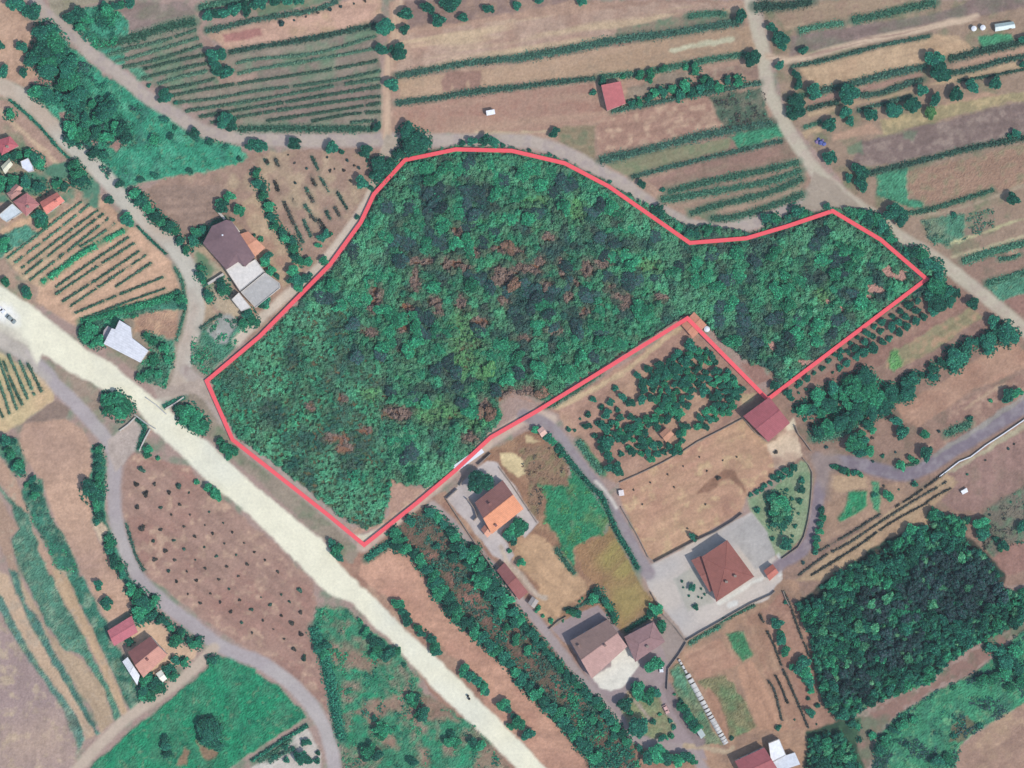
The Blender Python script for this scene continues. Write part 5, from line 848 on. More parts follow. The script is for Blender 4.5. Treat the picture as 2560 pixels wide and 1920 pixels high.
scrub(T(3,3,'900,1700 930,1400 1150,1180 1420,1000 1600,930 1900,760 2300,350 2300,1060 1900,1280 1700,1430 1600,1700'), 'dark low scrub in the lower right corner', 5, .52, 7, .9, ('dark', 'deep'), 5)
scrub(T(1,2,'1300,1250 1430,1120 1560,1120 1750,1380 1900,1500 2080,1659')+T(2,3,'0,300 130,440 580,950 850,1250 1050,1500 1060,1659 700,1659 560,1420 400,1260 280,1100 130,900 0,720 -200,560')+T(1,3,'1800,280 1600,20'), 'brambles between the two rows of the long dark belt', 6, .46, 9, .9, ('dark', 'hedge'), 3)
scrub(T(2,3,'380,1000 600,960 900,1250 1100,1500 1120,1659 690,1659 560,1420 400,1240'), 'thick growth at the lower end of the long dark belt', 7, .42, 9, 1.2, ('dark', 'mid'), 4)
scrub(T(3,2,'240,200 300,140 420,60 560,0 900,-60 1180,20 1200,110 1060,220 900,260 740,370 560,440 380,470 380,390 500,330 560,240 380,270 240,260'), 'patchy bushes filling the copse right of the red shed', 8, .44, 9, 1.1, ('dark', 'mid'), 4)
scrub(T(2,0,'1700,840 2180,740 2212,1050 1850,1130'), 'weeds on the dark green plot by the right road', 9, .5, 6, .5, ('bank', 'dusk'), 2.5)
scrub(T(0,1,'1700,1200 1830,1120 2150,1050 2212,1100 2000,1400 1800,1580 1650,1480 1660,1300'), 'low thicket left of the left corner of the red line', 10, .46, 7, .8, ('bank', 'mid'), 3)
scrub(T(0,1,'670,1150 900,1080 1100,1040 1540,880 1620,900 1610,1010 1200,1040 1060,1110 960,1180 900,1340 780,1350 690,1280'), 'weeds left of the pale warehouse', 11, .46, 7, .8, ('bank', 'mid'), 3)
scrub(T(0,1,'1250,1220 1330,1230 1500,1300 1520,1400 1430,1700 1180,1600 1190,1520 1310,1390'), 'weeds right of the pale warehouse and below', 12, .46, 7, .8, ('bank', 'mid'), 3)
scrub(T(2,2,'220,860 480,880 520,720 700,880 800,960 840,1180 790,1300 560,1390 520,1420 430,1500 380,1280 280,1200 300,1000'), 'tall grass clumps on the green patch of the rough plot', 13, .5, 6, .4, ('mid', 'lime'), 2)
scrub(T(2,2,'140,830 60,560 350,530 500,700 480,880 280,1000 200,1150 130,1100'), 'dry stalks on the reddish rough plot', 14, .55, 6, .4, ('dusk', 'brown'), 1.8)
scrub(T(3,2,'1850,1130 2000,1010 2300,830 2300,1320 1950,1500 1850,1420 1880,1250'), 'rough herbs right of the dark wood', 15, .52, 5, .5, ('bank', 'dusk'), 3)
scrub(T(0,2,'-60,450 150,460 220,700 200,770 360,830 390,1000 450,1150 600,1400 690,1659 520,1659 400,1380 270,1170 190,930 260,800 130,790 50,650 -60,560'), 'herbs on the green strip left of the peach field', 16, .5, 5, .5, ('hedge', 'mid'), 3)
scrub(T(3,1,'1330,250 1700,180 1950,130 1960,300 1720,400 1540,490 1400,420'), 'weeds on the dull plot right of the right hand track', 17, .5, 5, .4, ('bank', 'hedge'), 2.5)

# ------------------------------------------------------------------ vine rows
def rows(c, r, s, wd, label, group, kind='dark', gap=.3, h=1.2, nm='vine_row', cat='vine row', start=0):
    for i, q in enumerate(s.split(';')): hedge(T(c, r, q), wd, h, label.format(n=ordinal(i+1+start)), kind, group, nm, cat, dens=13, gap=gap, leaf=.26)
rows(0,0,'1060,430 1380,360 1700,255;1000,530 1200,480 1720,325;1060,580 1340,520 1750,390;1230,600 1500,530 1790,470;1230,675 1500,610 1810,540;1360,725 1600,655 1840,605;1440,770 1650,730 1860,680;930,480 1110,430', 1.5, '{n} vine row from the top in the left block of the striped vineyard', 'vine rows of the left block', kind='vine', gap=.06, h=.9)
rows(0,0,'2040,550 2212,510 2730,460 3250,310;2050,640 2212,600 2700,520 3230,420;1470,830 1800,765 2212,700 2800,610 3260,525;1500,890 1900,845 2212,785 2800,710 3290,610;1600,960 2212,865 2900,740 3290,680;1720,1010 2212,925 2900,810 3290,745;1820,1060 2212,985 2900,880 3290,830;2300,1045 2700,985 3290,890;2690,1050 3000,990 3290,965;3030,1060 3230,1042', 1.45, '{n} vine row from the top in the right block of the striped vineyard', 'vine rows of the right block', kind='vine', gap=.1, h=.9)
rows(0,1,'60,575 380,330 710,80;130,612 460,360 780,105;185,660 520,400 850,155;205,718 550,450 900,185;255,765 600,500 940,228;690,475 850,380 1000,270;480,825 800,600 1115,390;480,888 820,660 1165,440;540,950 880,730 1205,510;605,992 930,770 1265,545;1000,820 1150,720 1310,610;645,1050 1000,900 1415,735;720,1100 1100,950 1430,832', .9, '{n} vine row from the top in the peach soil vineyard', 'vine rows on peach soil', kind='bank', gap=.2)
hedge(T(0,1,'365,780 560,640 760,500 1075,330'), 2.2, 1.2, 'widest overgrown vine row in the peach soil vineyard', 'mid', None, 'vine_row', 'vine row', dens=13, gap=.2)
hedge(T(0,1,'700,1120 1000,1040 1300,960 1540,880'), 2.8, 1.3, 'wide green hedge below the peach soil vineyard', 'mid')
rows(0,2,'-120,-100 -50,120 30,290;-100,-260 0,0 85,260;-30,-260 60,-30 148,222;30,-200 110,0 195,182;70,-260 160,-60 242,132;170,-200 300,100;240,-180 362,70', 1.2, '{n} vine row from the left in the small tan vineyard at the left edge', 'vine rows at the left edge', kind='vine', gap=.2)
rows(3,2,'260,1655 500,1480 690,1380 900,1240 1100,1110 1310,980 1450,900 1545,840;370,1655 550,1545 800,1385 1000,1240 1180,1130 1350,1040 1430,980 1580,900;440,1445 700,1295 850,1200 975,1120;1100,1060 1250,970 1400,860 1545,755', .8, '{n} long dark vine row in the straw field beside the wood', 'long vine rows beside the wood', kind='dusk', gap=.1, h=.8)
rows(3,3,'130,130 190,250 250,420 360,700;-10,470 60,620 120,780 200,960 350,1315;-70,330 -40,400;60,850 110,950 170,1100;0,900 60,1000 120,1250', .9, '{n} dark trellis row on the pink strips left of the wood', 'trellis rows left of the wood', kind='dusk', gap=.12, h=.9, nm='trellis_row', cat='trellis row')

# ------------------------------------------------------------------ hedges and green banks
HG = [
 (0,0,'870,385 1150,330 1400,245 1690,185',3.6,.9,'green bank above the left block of the striped vineyard','mid'),
 (0,0,'980,460 1080,430',1.6,.7,'short green row at the left end of the striped vineyard','mid'),
 (0,0,'1720,75 1900,30 2212,-20',2.5,1,'grassy hedge by the top edge left of centre','mid'),
 (0,0,'1780,270 2000,220 2212,170 2700,90 2920,10',1.9,1,'thin hedge on the upper side of the peach stubble field','dark'),
 (0,0,'1980,455 2212,410 2600,350 2950,280 3250,215',2.0,1,'hedge on the lower side of the peach stubble field','dark'),
 (1,0,'-150,1115 200,1110 600,1115 1010,1110',2.6,.8,'low green hedge along the bottom of the striped vineyard','mid'),
 (1,0,'1210,660 1500,605 1800,550 2212,505',2.6,1.0,'left half of the upper long green bank','dark'),
 (2,0,'0,510 500,425 900,345 1350,290 1750,225 1960,190',3.0,1.0,'right half of the upper long green bank','dark'),
 (2,0,'1520,140 1700,120 1850,120',2.4,.7,'short green bank at the top left of the right road','mid'),
 (1,0,'1210,890 1500,855 1800,805 2212,755',2.3,1.0,'left half of the lower long green bank','dark'),
 (2,0,'0,760 300,720 720,675',2.0,1.0,'middle piece of the lower long green bank','dark'),
 (2,0,'760,665 1000,645 1200,620 1600,535 2030,465',2.3,1.0,'right piece of the lower long green bank above the red shed','mid'),
 (2,0,'860,960 1200,895 1500,830 1750,790 2150,715',1.8,1.1,'green hedge right of the red roofed shed','dark'),
 (2,0,'760,1385 1200,1285 1700,1160 2250,1060',3.1,.9,'upper of the green banks below the stubble field by the right road','dark'),
 (2,0,'1030,1535 1400,1435 1900,1315 2340,1215',1.9,.9,'second green bank below the stubble field by the right road','dark'),
 (2,0,'1350,1660 1700,1570 2212,1465 2480,1400',2.6,.9,'third green bank below the stubble field by the right road','mid'),
 (2,1,'1290,70 1600,20 2212,-90 2500,-190',2.6,.9,'fourth green bank inside the road fork','mid'),
 (2,1,'1540,190 1750,120 2212,10 2510,-120',2.6,.8,'fifth green bank inside the road fork','mid'),
 (2,1,'1720,235 1950,210 2212,130 2520,20',2.6,.8,'lowest green bank inside the road fork','mid'),
 (3,0,'-120,60 150,50 380,10',3.6,1.0,'green bank in the top edge right of the right road','dark'),
 (3,0,'270,270 450,225 650,200',2.4,.9,'left piece of the green bank above the mauve field at top right','mid'),
 (3,0,'730,180 900,145 1100,95 1450,20',2.8,.9,'right piece of the green bank above the mauve field at top right','mid'),
 (3,0,'200,575 450,530 700,465 950,400 1400,310',1.5,.8,'thin hedge above the pale wheat coloured field','dark'),
 (3,0,'460,785 800,705 1050,640 1370,575',2.5,1.0,'hedge below the pale wheat coloured field','dark'),
 (3,0,'1560,510 1850,440 2240,355',2.6,1.0,'hedge right of the biggest tree at upper right','dark'),
 (3,0,'170,850 250,835 330,815',1.8,.9,'short hedge left of the round trees at right','mid'),
 (3,0,'340,945 480,905 610,880',1.9,.9,'short hedge under the second strip at right','dark'),
 (3,0,'800,820 950,810 1200,725 1340,690',2.0,.9,'middle hedge left of the biggest tree at upper right','dark'),
 (3,0,'1590,630 1800,590 2000,530 2260,480',2.0,.9,'middle hedge right of the biggest tree at upper right','dark'),
 (3,0,'770,960 900,920 1050,885 1250,830',1.6,.9,'brownish hedge below the straw strip at right','brown'),
 (3,0,'1640,700 1900,660 2260,590',1.2,.8,'lowest thin hedge at the upper right edge','dark'),
 (3,0,'310,1100 380,1080 460,1050',1.5,.8,'tiny hedge left of the lower orchard trees at right','mid'),
 (3,0,'870,1495 1200,1420 1500,1345 1800,1270 2260,1180',2.2,.9,'hedge below the wide mauve fallow field','dark'),
 (3,1,'1180,190 1400,150 1700,60 1950,-20',1.8,.8,'hedge right of the tree at the road fork','mid'),
 (3,1,'1680,600 1900,530 2260,430',2.6,1.0,'green hedge near the right edge beside the right track','mid'),
 (3,1,'1990,580 2100,570 2180,540',1.6,.8,'short green hedge at the right edge','mid'),
 (3,1,'1890,790 2050,745 2260,680',2.4,1.0,'lower green hedge at the right edge','mid'),
 (3,2,'1100,720 1300,680',1.2,.8,'low shrub line on the upper verge of the asphalt lane','mid'),
 (3,2,'1530,440 1600,400 1750,340',2.8,.9,'green verge shrubs above the asphalt lane','mid'),
 (3,2,'380,470 500,450 620,430 760,340',3.0,1.1,'bright hedge below the copse right of the red shed','mid'),
 (1,3,'500,440 540,560 590,700 640,900 680,1080 700,1220 740,1400',3.6,1.8,'dark hedge on the left edge of the triangular ground','dark'),
 (1,2,'950,1520 1050,1440 1170,1370',2.6,1.4,'short dark hedge at the bottom corner of the red line','dark'),
 (2,2,'390,520 460,620 560,740 680,880 780,980 850,1150 920,1300 1010,1450 1090,1600',1.8,1.3,'dark hedge along the left side of the asphalt lane','dark'),
 (2,2,'570,490 640,590 720,700 780,770',2.4,1.0,'bright hedge along the right side of the asphalt lane','mid'),
 (2,2,'380,1420 450,1520 540,1640',1.8,1.2,'dark hedge between tan garden and ochre field','mid'),
 (2,2,'300,190 400,150 600,20 760,-90',2.2,.8,'green bank under the bottom red line above the orchard','mid'),
 (2,3,'450,290 560,270 680,200',1.3,1.0,'thin hedge along the bottom of the tan garden','dark'),
 (2,3,'980,480 1080,410 1200,340',1.5,1.3,'dark hedge along the bottom of the ochre field','dark'),
 (2,3,'1530,590 1620,530 1800,430',1.7,.9,'hedge outside the lower villa wall, left stretch','mid'),
 (2,3,'1800,400 1950,320 2100,250',1.3,.8,'hedge outside the lower villa wall, right stretch','mid'),
 (1,3,'-40,1600 200,1440 450,1290',1.3,1.5,'clipped dark hedge between green meadow and gravel yard','dark'),
 (1,3,'20,1600 180,1510 300,1410',2.0,1.0,'lower clipped hedge in the gravel yard','mid'),
 (1,3,'110,1600 220,1540 330,1490',1.8,1.1,'third clipped hedge in the gravel yard','dark'),
 (0,0,'80,860 200,960 350,1100 500,1275 600,1370',1.0,.8,'dark drainage hedge beside the pale left road','dark'),
 (0,1,'1180,290 1300,410 1440,540',.9,.7,'dark verge hedge between vineyard and pale road','dark'),
 (0,1,'1510,650 1570,760 1590,880 1600,1000 1570,1130 1520,1290',1.3,.8,'green verge hedge along the inside of the road bend','mid'),
 (0,1,'1740,440 1790,360 1860,270 1960,230',2.2,1.0,'curved dark hedge around the barn','dark'),
 (0,1,'1730,1180 1820,1110 1920,1060',1.2,1.0,'thin hedge above the grey gravel pad','dark'),
 (0,2,'1410,195 1500,150 1600,115',1.6,.8,'dark hedge on the upper abutment of the motorway bridge','dark'),
 (0,2,'1180,300 1250,370 1230,450 1195,570',1.6,.8,'dark hedge on the lower abutment of the motorway bridge','dark'),
 (0,2,'1090,1200 1130,1340 1180,1490 1250,1620',1.0,.6,'thin verge hedge right of the grey road','dark'),
]
for hgd in HG:
    if not hgd or hgd[3] == 0: continue
    c_, r_, s_, wd_, h_, lb_, k_ = hgd; hedge(T(c_, r_, s_), wd_*1.15, h_*.6 if 'bank' in lb_ else h_*.85, lb_, 'bank' if k_ == 'mid' else ('dark' if 'dark' in lb_ else 'hedge'), 'hedges and green banks', dens=12)

# ------------------------------------------------------------------ buildings
def lerp(a, b, t): return (a[0]+(b[0]-a[0])*t, a[1]+(b[1]-a[1])*t)
def cen(P): return (sum(p[0] for p in P)/len(P), sum(p[1] for p in P)/len(P))
def grow(P, d):
    c = cen(P); out = []
    for p in P:
        L = math.hypot(p[0]-c[0], p[1]-c[1]); out.append((c[0]+(p[0]-c[0])*(L+d)/L, c[1]+(p[1]-c[1])*(L+d)/L))
    return out
def loc(P, o): return [(p[0]-o[0], p[1]-o[1]) for p in P]
def facade(e, P, h, wins=True, doors=True, edges=None):
    """windows (> frame) and a door (> handle) on the walls of a local footprint"""
    if area(P) < 0: P = P[::-1]
    n = len(P); done = False
    for i in range(n):
        a, b = P[i], P[(i+1) % n]; L = math.hypot(b[0]-a[0], b[1]-a[1])
        if L < 3.0: continue
        an = math.atan2(b[1]-a[1], b[0]-a[0]); nx, ny = math.sin(an), -math.cos(an); k = max(1, int(L//3.6))
        for j in range(k):
            t = (j+.5)/k; x, y = lerp(a, b, t)
            if doors and not done and j == k//2 and L > 4:
                d = MB().box(x+nx*.04, y+ny*.04, .05, 1.0, .08, 2.05, an).build('door', M_door, e)
                MB().box(x+nx*.12+math.cos(an)*.35, y+ny*.12+math.sin(an)*.35, 1.0, .12, .06, .05, an).build('handle', M_metal, d); done = True
            elif wins:
                wd = MB().box(x+nx*.03, y+ny*.03, 1.0, 1.1, .06, 1.15, an).build('window', M_glass, e)
                MB().box(x+nx*.06, y+ny*.06, .9, 1.3, .14, .1, an).build('sill', M_white, wd)
def gable(name, quad, h, rise, c1, c2, label, cat='house', over=.35, chim=None, wall=None, wins=True, per=.45, group=None):  # c1 darker than c2: shade of the slope off the sun painted in
    """quad a,b,c,d: the ridge runs from the middle of a-d to the middle of b-c; c1 colours the a-b slope, c2 the c-d slope"""
    o = cen(quad); z = gz(*o)*0; e = empty(name, (o[0], o[1], z)); Q = loc(quad, o); tag(e, label, cat, group)
    a, b, c, d = Q; r0, r1 = lerp(a, d, .5), lerp(b, c, .5)
    wl = MB(); wl.add([(*a, -.3), (*b, -.3), (*c, -.3), (*d, -.3), (*a, h), (*b, h), (*c, h), (*d, h), (*r0, h+rise-.06), (*r1, h+rise-.06)],
                      [(0, 1, 5, 4), (1, 2, 6, 9, 5), (2, 3, 7, 6), (3, 0, 4, 8, 7), (4, 5, 9, 8), (6, 7, 8, 9)]); wl.build('wall', wall or M_wall, e)
    G = grow(Q, over); A, B, C, D = G; R0, R1 = lerp(A, D, .5), lerp(B, C, .5)
    dn = rise*over/ (math.hypot(a[0]-d[0], a[1]-d[1])/2+over); an = math.atan2(b[1]-a[1], b[0]-a[0])
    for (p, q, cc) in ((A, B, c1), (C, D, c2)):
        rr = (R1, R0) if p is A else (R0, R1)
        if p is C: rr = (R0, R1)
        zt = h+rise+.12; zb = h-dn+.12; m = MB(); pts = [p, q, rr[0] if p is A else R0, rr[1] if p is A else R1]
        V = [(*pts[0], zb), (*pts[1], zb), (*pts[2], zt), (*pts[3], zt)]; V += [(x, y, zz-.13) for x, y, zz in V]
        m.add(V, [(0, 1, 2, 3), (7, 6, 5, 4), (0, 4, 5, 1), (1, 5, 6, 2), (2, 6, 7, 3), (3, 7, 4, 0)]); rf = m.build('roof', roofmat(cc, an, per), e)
    m = MB(); L = math.hypot(R1[0]-R0[0], R1[1]-R0[1]); cx, cy = lerp(R0, R1, .5); m.box(cx, cy, h+rise+.08, L, .3, .12, math.atan2(R1[1]-R0[1], R1[0]-R0[0])); m.build('ridge_cap', roofmat(tuple(int(v*.95) for v in c2)), e)
    for k, (t, s) in enumerate(chim or []):
        x, y = lerp(lerp(R0, R1, t), lerp(A, B, t) if s < 0 else lerp(D, C, t), abs(s))
        ch = MB().box(x, y, h+rise*(1-abs(s))-.2, .8, .7, 1.3, an).build('chimney', M_wall, e); MB().box(x, y, h+rise*(1-abs(s))+1.1, 1.0, .9, .12, an).build('cap', roofmat(c1), ch)
    facade(e, Q, h, wins); return e
def hip(name, quad, h, rise, c, label, cat='house', over=.4, ins=.5, chim=None, per=.45, wall=None):
    o = cen(quad); e = empty(name, (o[0], o[1], 0)); Q = loc(quad, o); tag(e, label, cat); a, b, c_, d = Q
    MB().prism(Q, -.3, h).build('wall', wall or M_wall, e); G = grow(Q, over); A, B, C, D = G
    m0, m1 = lerp(A, D, .5), lerp(B, C, .5); w_ = math.hypot(A[0]-D[0], A[1]-D[1]); L = math.hypot(m1[0]-m0[0], m1[1]-m0[1]); t = min(.49, w_/2/L*ins*1.6)
    R0, R1 = lerp(m0, m1, t), lerp(m0, m1, 1-t); m = MB(); zb = h+.02
    m.add([(*A, zb), (*B, zb), (*C, zb), (*D, zb), (*R0, h+rise), (*R1, h+rise)], [(0, 1, 5, 4), (1, 2, 5), (2, 3, 4, 5), (3, 0, 4), (3, 2, 1, 0)])
    m.build('roof', roofmat(c, math.atan2(b[1]-a[1], b[0]-a[0]), per), e)
    for pa, pb in ((R0, R1), (A, R0), (B, R1), (C, R1), (D, R0)):
        z0 = zb if pa in (A, B, C, D) else h+rise; hv = Vector((pb[0]-pa[0], pb[1]-pa[1], 0)).normalized(); nn = Vector((-hv.y, hv.x, 0))*.14; m = MB()
        m.add([(pa[0]+nn.x, pa[1]+nn.y, z0+.02), (pa[0]-nn.x, pa[1]-nn.y, z0+.02), (pb[0]-nn.x, pb[1]-nn.y, h+rise+.02), (pb[0]+nn.x, pb[1]+nn.y, h+rise+.02),
               (pa[0], pa[1], z0+.14), (pb[0], pb[1], h+rise+.14)], [(0, 4, 5, 3), (4, 1, 2, 5), (0, 1, 4), (2, 3, 5), (0, 3, 2, 1)])
        m.build('hip_tile', roofmat(tuple(int(v*1.04) for v in c)), e)
    for t_, s in chim or []:
        x, y = lerp(lerp(R0, R1, t_), lerp(D, C, t_), s); ch = MB().box(x, y, h+rise*(1-s)-.3, .9, .7, 1.4).build('chimney', M_wall, e); MB().box(x, y, h+rise*(1-s)+1.1, 1.1, .9, .12).build('cap', M_stone, ch)
    facade(e, Q, h); return e
def flat(name, poly, h, c, label, cat='shed', parapet=.25, slope=0, per=.4, wall=None, wins=False, over=.12, rough=.85):
    o = cen(poly); e = empty(name, (o[0], o[1], 0)); P = loc(poly, o); tag(e, label, cat)
    MB().prism(P, -.3, h).build('wall', wall or M_wall, e)
    G = grow(P, over); an = math.atan2(P[1][1]-P[0][1], P[1][0]-P[0][0])
    xs_ = [p[0]*math.cos(an+1.57)+p[1]*math.sin(an+1.57) for p in G]; lo, hi = min(xs_), max(xs_)
    zt = [h+.14+slope*(v-lo)/(hi-lo+1e-6) for v in xs_]
    m = MB().prism(G, h+.01, zt).build('roof', roofmat(c, an+1.57, per, .07), e)
    if parapet:
        n = len(P)
        for i in range(n):
            a, b = P[i], P[(i+1) % n]; L = math.hypot(b[0]-a[0], b[1]-a[1]); x, y = lerp(a, b, .5)
            MB().box(x, y, h+.145, L-.26, .2, parapet, math.atan2(b[1]-a[1], b[0]-a[0])).build('parapet', M_wall, e)
    facade(e, P, h, wins); return e
BRK = (150, 88, 76)
flat('shed', T(2,0,'770,745 935,712 978,900 820,962'), 3.4, (196, 104, 102), 'flat red roofed shed standing alone in the brown field at top centre', parapet=0, slope=.3)
gable('greenhouse', T(3,0,'1955,212 2112,190 2130,245 1960,275'), 1.6, 1.0, (190, 208, 200), (214, 226, 220), 'small pale arched greenhouse at the top right', 'greenhouse', wins=False, over=.1)
for i, p in enumerate(('1775,250', '1852,242')):
    x, y = T(3,0,p)[0]; e = empty('water_tank', (x, y, 0)); tag(e, ['left', 'right'][i]+' white round water tank of the pair beside the greenhouse', 'tank', 'white water tanks')
    MB().cyl(0, 0, -.1, 1.0, 1.0, 1.7, 20).build('body', M_white, e); MB().cyl(0, 0, 1.6, 1.05, .3, .25, 20).build('lid', M_white, e)
flat('hut', T(1,0,'1990,962 2058,950 2066,988 1996,1002'), 2.2, (236, 238, 240), 'tiny white hut alone on the pinkish field below the long green bank', 'hut', parapet=0)
# left edge houses
hip('house', T(0,0,'-20,1225 95,1190 165,1265 30,1340'), 3.2, 1.1, (190, 92, 98), 'small red roofed house nearest the left edge above the white house', chim=[(.5, .4)])
flat('house', T(0,0,'190,1400 255,1372 292,1440 300,1478 258,1492 205,1455'), 3.0, (216, 220, 228), 'small white flat roofed house among trees near the left edge', 'house', parapet=.2)
gable('shed', T(0,0,'25,1440 85,1382 112,1425 55,1500'), 2.4, .6, (206, 202, 168), (214, 210, 180), 'pale yellowish shed between bushes near the left edge', 'shed', wins=False)
gable('house', T(0,0,'105,1640 150,1600 200,1630 150,1690'), 2.6, .8, (192, 132, 118), (204, 146, 128), 'tiny pinkish roofed house above the red roofed house at left')
hip('house', T(0,1,'75,15 150,-30 190,10 112,65'), 2.8, .8, (178, 128, 116), 'small dull pink roofed house at the left edge above the vineyard')
hip('house', T(0,1,'135,90 245,20 348,110 240,205'), 3.8, 1.3, (178, 110, 106), 'dull red roofed square house beside the orange roofed one at left', chim=[(.4, .4)])
gable('house', T(0,1,'362,92 500,12 562,82 418,190'), 3.4, 1.1, (206, 114, 98), (222, 126, 108), 'orange red roofed house above the peach soil vineyard', chim=[(.7, .3)])
flat('house', T(0,1,'0,205 118,105 200,178 145,215 70,262 32,240'), 3.0, (200, 208, 208), 'grey white flat roofed house left of the dull red roof', 'house')
flat('warehouse', T(0,1,'980,1180 1010,1190 1045,1112 1138,1170 1150,1262 1292,1370 1222,1472 912,1312'), 4.2, (212, 212, 214), 'pale grey L shaped warehouse beside the motorway at left', 'warehouse', parapet=0, slope=.4, per=.6)
MB_ = flat('annex', T(0,1,'905,1200 935,1160 978,1180 915,1300 890,1270'), 2.2, (170, 160, 158), 'low mauve lean-to at the left end of the pale warehouse', 'shed', parapet=0)
# barn group
P = T(0,1,'1845,305 1965,252 2012,265 2205,560 2122,645 2062,602 1965,668 1770,448')
o = cen(P); e = empty('barn', (o[0], o[1], 0)); tag(e, 'large dark mauve roofed barn inside the road bend', 'barn'); Pl = loc(P, o); ra, rb = loc(T(0,1,'1925,405 2055,530'), o)
MB().prism(Pl, -.3, 4.2).build('wall', M_wall, e); G = grow(Pl, .35); m = MB(); m.add([(*g, 4.22) for g in G]+[(*ra, 5.5), (*rb, 5.5)], [(0, 1, 8), (1, 2, 8), (2, 3, 9, 8), (3, 4, 9), (4, 5, 9), (5, 6, 9), (6, 7, 8, 9), (7, 0, 8), tuple(range(8))])
m.build('roof', roofmat((124, 96, 98), .6, .4, .1), e); MB().box(ra[0]+.4, ra[1]+1.2, 4.9, .6, .6, .7).build('vent', M_white, e); facade(e, Pl, 4.2, True)
flat('annex', T(0,1,'1955,665 2060,600 2108,650 2212,585 2290,690 2082,858'), 3.2, (216, 208, 196), 'pale grey flat roofed annex below the dark mauve barn', 'annex')
flat('annex', T(0,1,'2090,868 2296,700 2420,790 2425,830 2215,1000'), 3.6, (176, 172, 164), 'darker grey flat roofed annex below the pale one', 'annex', parapet=.35)
flat('annex', T(0,1,'2010,930 2070,872 2172,1000 2090,1030'), 2.8, (214, 206, 196), 'small pale flat roofed annex at the lower end of the barn group', 'annex', parapet=.15)
gable('shed', T(0,1,'2080,372 2150,350 2290,480 2200,560'), 2.4, .5, (206, 136, 104), (214, 146, 112), 'long terracotta lean-to on the right flank of the dark mauve barn', 'shed', wins=False)
def wall(pts, th, h, label, m=None, nm='wall', group='boundary walls'):
    b = MB()
    for a, c in zip(pts[:-1], pts[1:]):
        L = math.hypot(c[0]-a[0], c[1]-a[1]); x, y = lerp(a, c, .5); an = math.atan2(c[1]-a[1], c[0]-a[0])
        b.box(x, y, -.1, L, th, h+.1, an)
    return tag(b.build(nm, m or M_stone), label, 'wall', group)
# lower left farm
gable('shed', T(0,3,'945,468 1142,345 1192,480 1000,592'), 3.2, .5, (190, 102, 108), (196, 106, 112), 'rose red roofed shed of the lower left farm', 'shed', wins=False)
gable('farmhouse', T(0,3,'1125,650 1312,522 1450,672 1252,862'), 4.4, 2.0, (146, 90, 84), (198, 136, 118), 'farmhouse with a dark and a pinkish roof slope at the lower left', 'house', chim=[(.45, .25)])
gable('shed', T(0,3,'1070,740 1112,702 1208,850 1190,930'), 2.4, .3, (214, 216, 218), (226, 226, 228), 'long white awning roof left of the lower left farmhouse', 'shed', wins=False)
gable('shed', T(0,3,'1358,842 1400,815 1442,880 1408,908'), 2.0, .4, (226, 220, 200), (236, 230, 210), 'small cream shed below the lower left farmhouse', 'shed', wins=False)
# house with the orange roof
gable('house', T(1,2,'1898,1022 2130,835 2305,1075 2040,1285'), 3.9, 2.3, (150, 98, 88), (224, 142, 100), 'house with a bright orange roof, upper slope painted brown for shade', chim=[(.35, -.4), (.2, .75)], per=.5)  # brown slope is the shade side of the orange roof, painted in
gable('annex', T(1,2,'1950,1255 1990,1210 2045,1265 2000,1318'), 2.4, .5, (176, 112, 92), (222, 158, 126), 'low tiled porch at the lower corner of the orange roofed house', 'annex', wins=False)
wall(T(1,2,'1640,985 1720,1110 1800,1230 1905,1390 2050,1590'), .3, 1.4, 'mossy stone wall along the lane of the orange roofed house')
wall(T(1,2,'1650,990 1740,910'), .35, 1.6, 'short stone wall at the entrance of the orange roofed house'); wall(T(1,2,'1760,880 1800,800'), .3, 1.4, 'short stone wall left of the large round tree')
wall(T(1,2,'1920,700 1975,650 2030,600'), .35, 1.6, 'stone wall on the upper side of the orange roofed house')
wall(T(1,2,'1820,990 1850,1020 1890,1080 1910,1150 1880,1180'), .4, 2.0, 'retaining wall before the orange roofed house')
wall(T(1,2,'2100,720 2212,870 2330,1050 2430,1200'), .25, .8, 'low kerb wall right of the orange roofed house')
gable('shed', T(1,2,'2085,1610 2150,1545 2345,1790 2270,1855'), 2.6, .7, (140, 84, 78), (156, 92, 84), 'long brown roofed shed beside the mauve lane', 'shed', wins=False)
gable('hut', T(2,2,'225,400 262,372 298,420 258,455'), 2.0, .4, (214, 166, 148), (220, 174, 154), 'tiny pink roofed hut at the lane corner below the red line', 'hut', wins=False)
gable('hut', T(2,3,'145,230 175,180 225,215 190,270'), 2.0, .35, (160, 150, 142), (170, 160, 150), 'tiny grey roofed hut below the long brown shed', 'hut', wins=False)
gable('hut', T(2,2,'1278,428 1335,382 1390,432 1330,495'), 2.6, .5, (186, 128, 98), (194, 136, 104), 'small terracotta roofed hut inside the dark orchard', 'hut', wins=False)
flat('hut', T(2,2,'920,920 960,915 968,960 928,965'), 1.2, (226, 214, 208), 'tiny white box beside the lower left corner of the hay field', 'hut', parapet=0)
# roof in the notch of the red line
gable('shed', T(2,1,'1470,1150 1570,1045 1672,1150 1560,1255'), 2.2, .3, (200, 128, 98), (206, 134, 102), 'terracotta shed roof in the notch of the red line', 'shed', wins=False)
x, y = T(2,1,'1682,1185')[0]; e = empty('water_tank', (x, y, 0)); tag(e, 'white round water tank beside the terracotta shed roof', 'tank'); MB().cyl(0, 0, -.1, 1.1, 1.1, 1.9, 20).build('body', M_white, e); MB().cyl(0, 0, 1.8, 1.15, .3, .3, 20).build('lid', M_white, e)
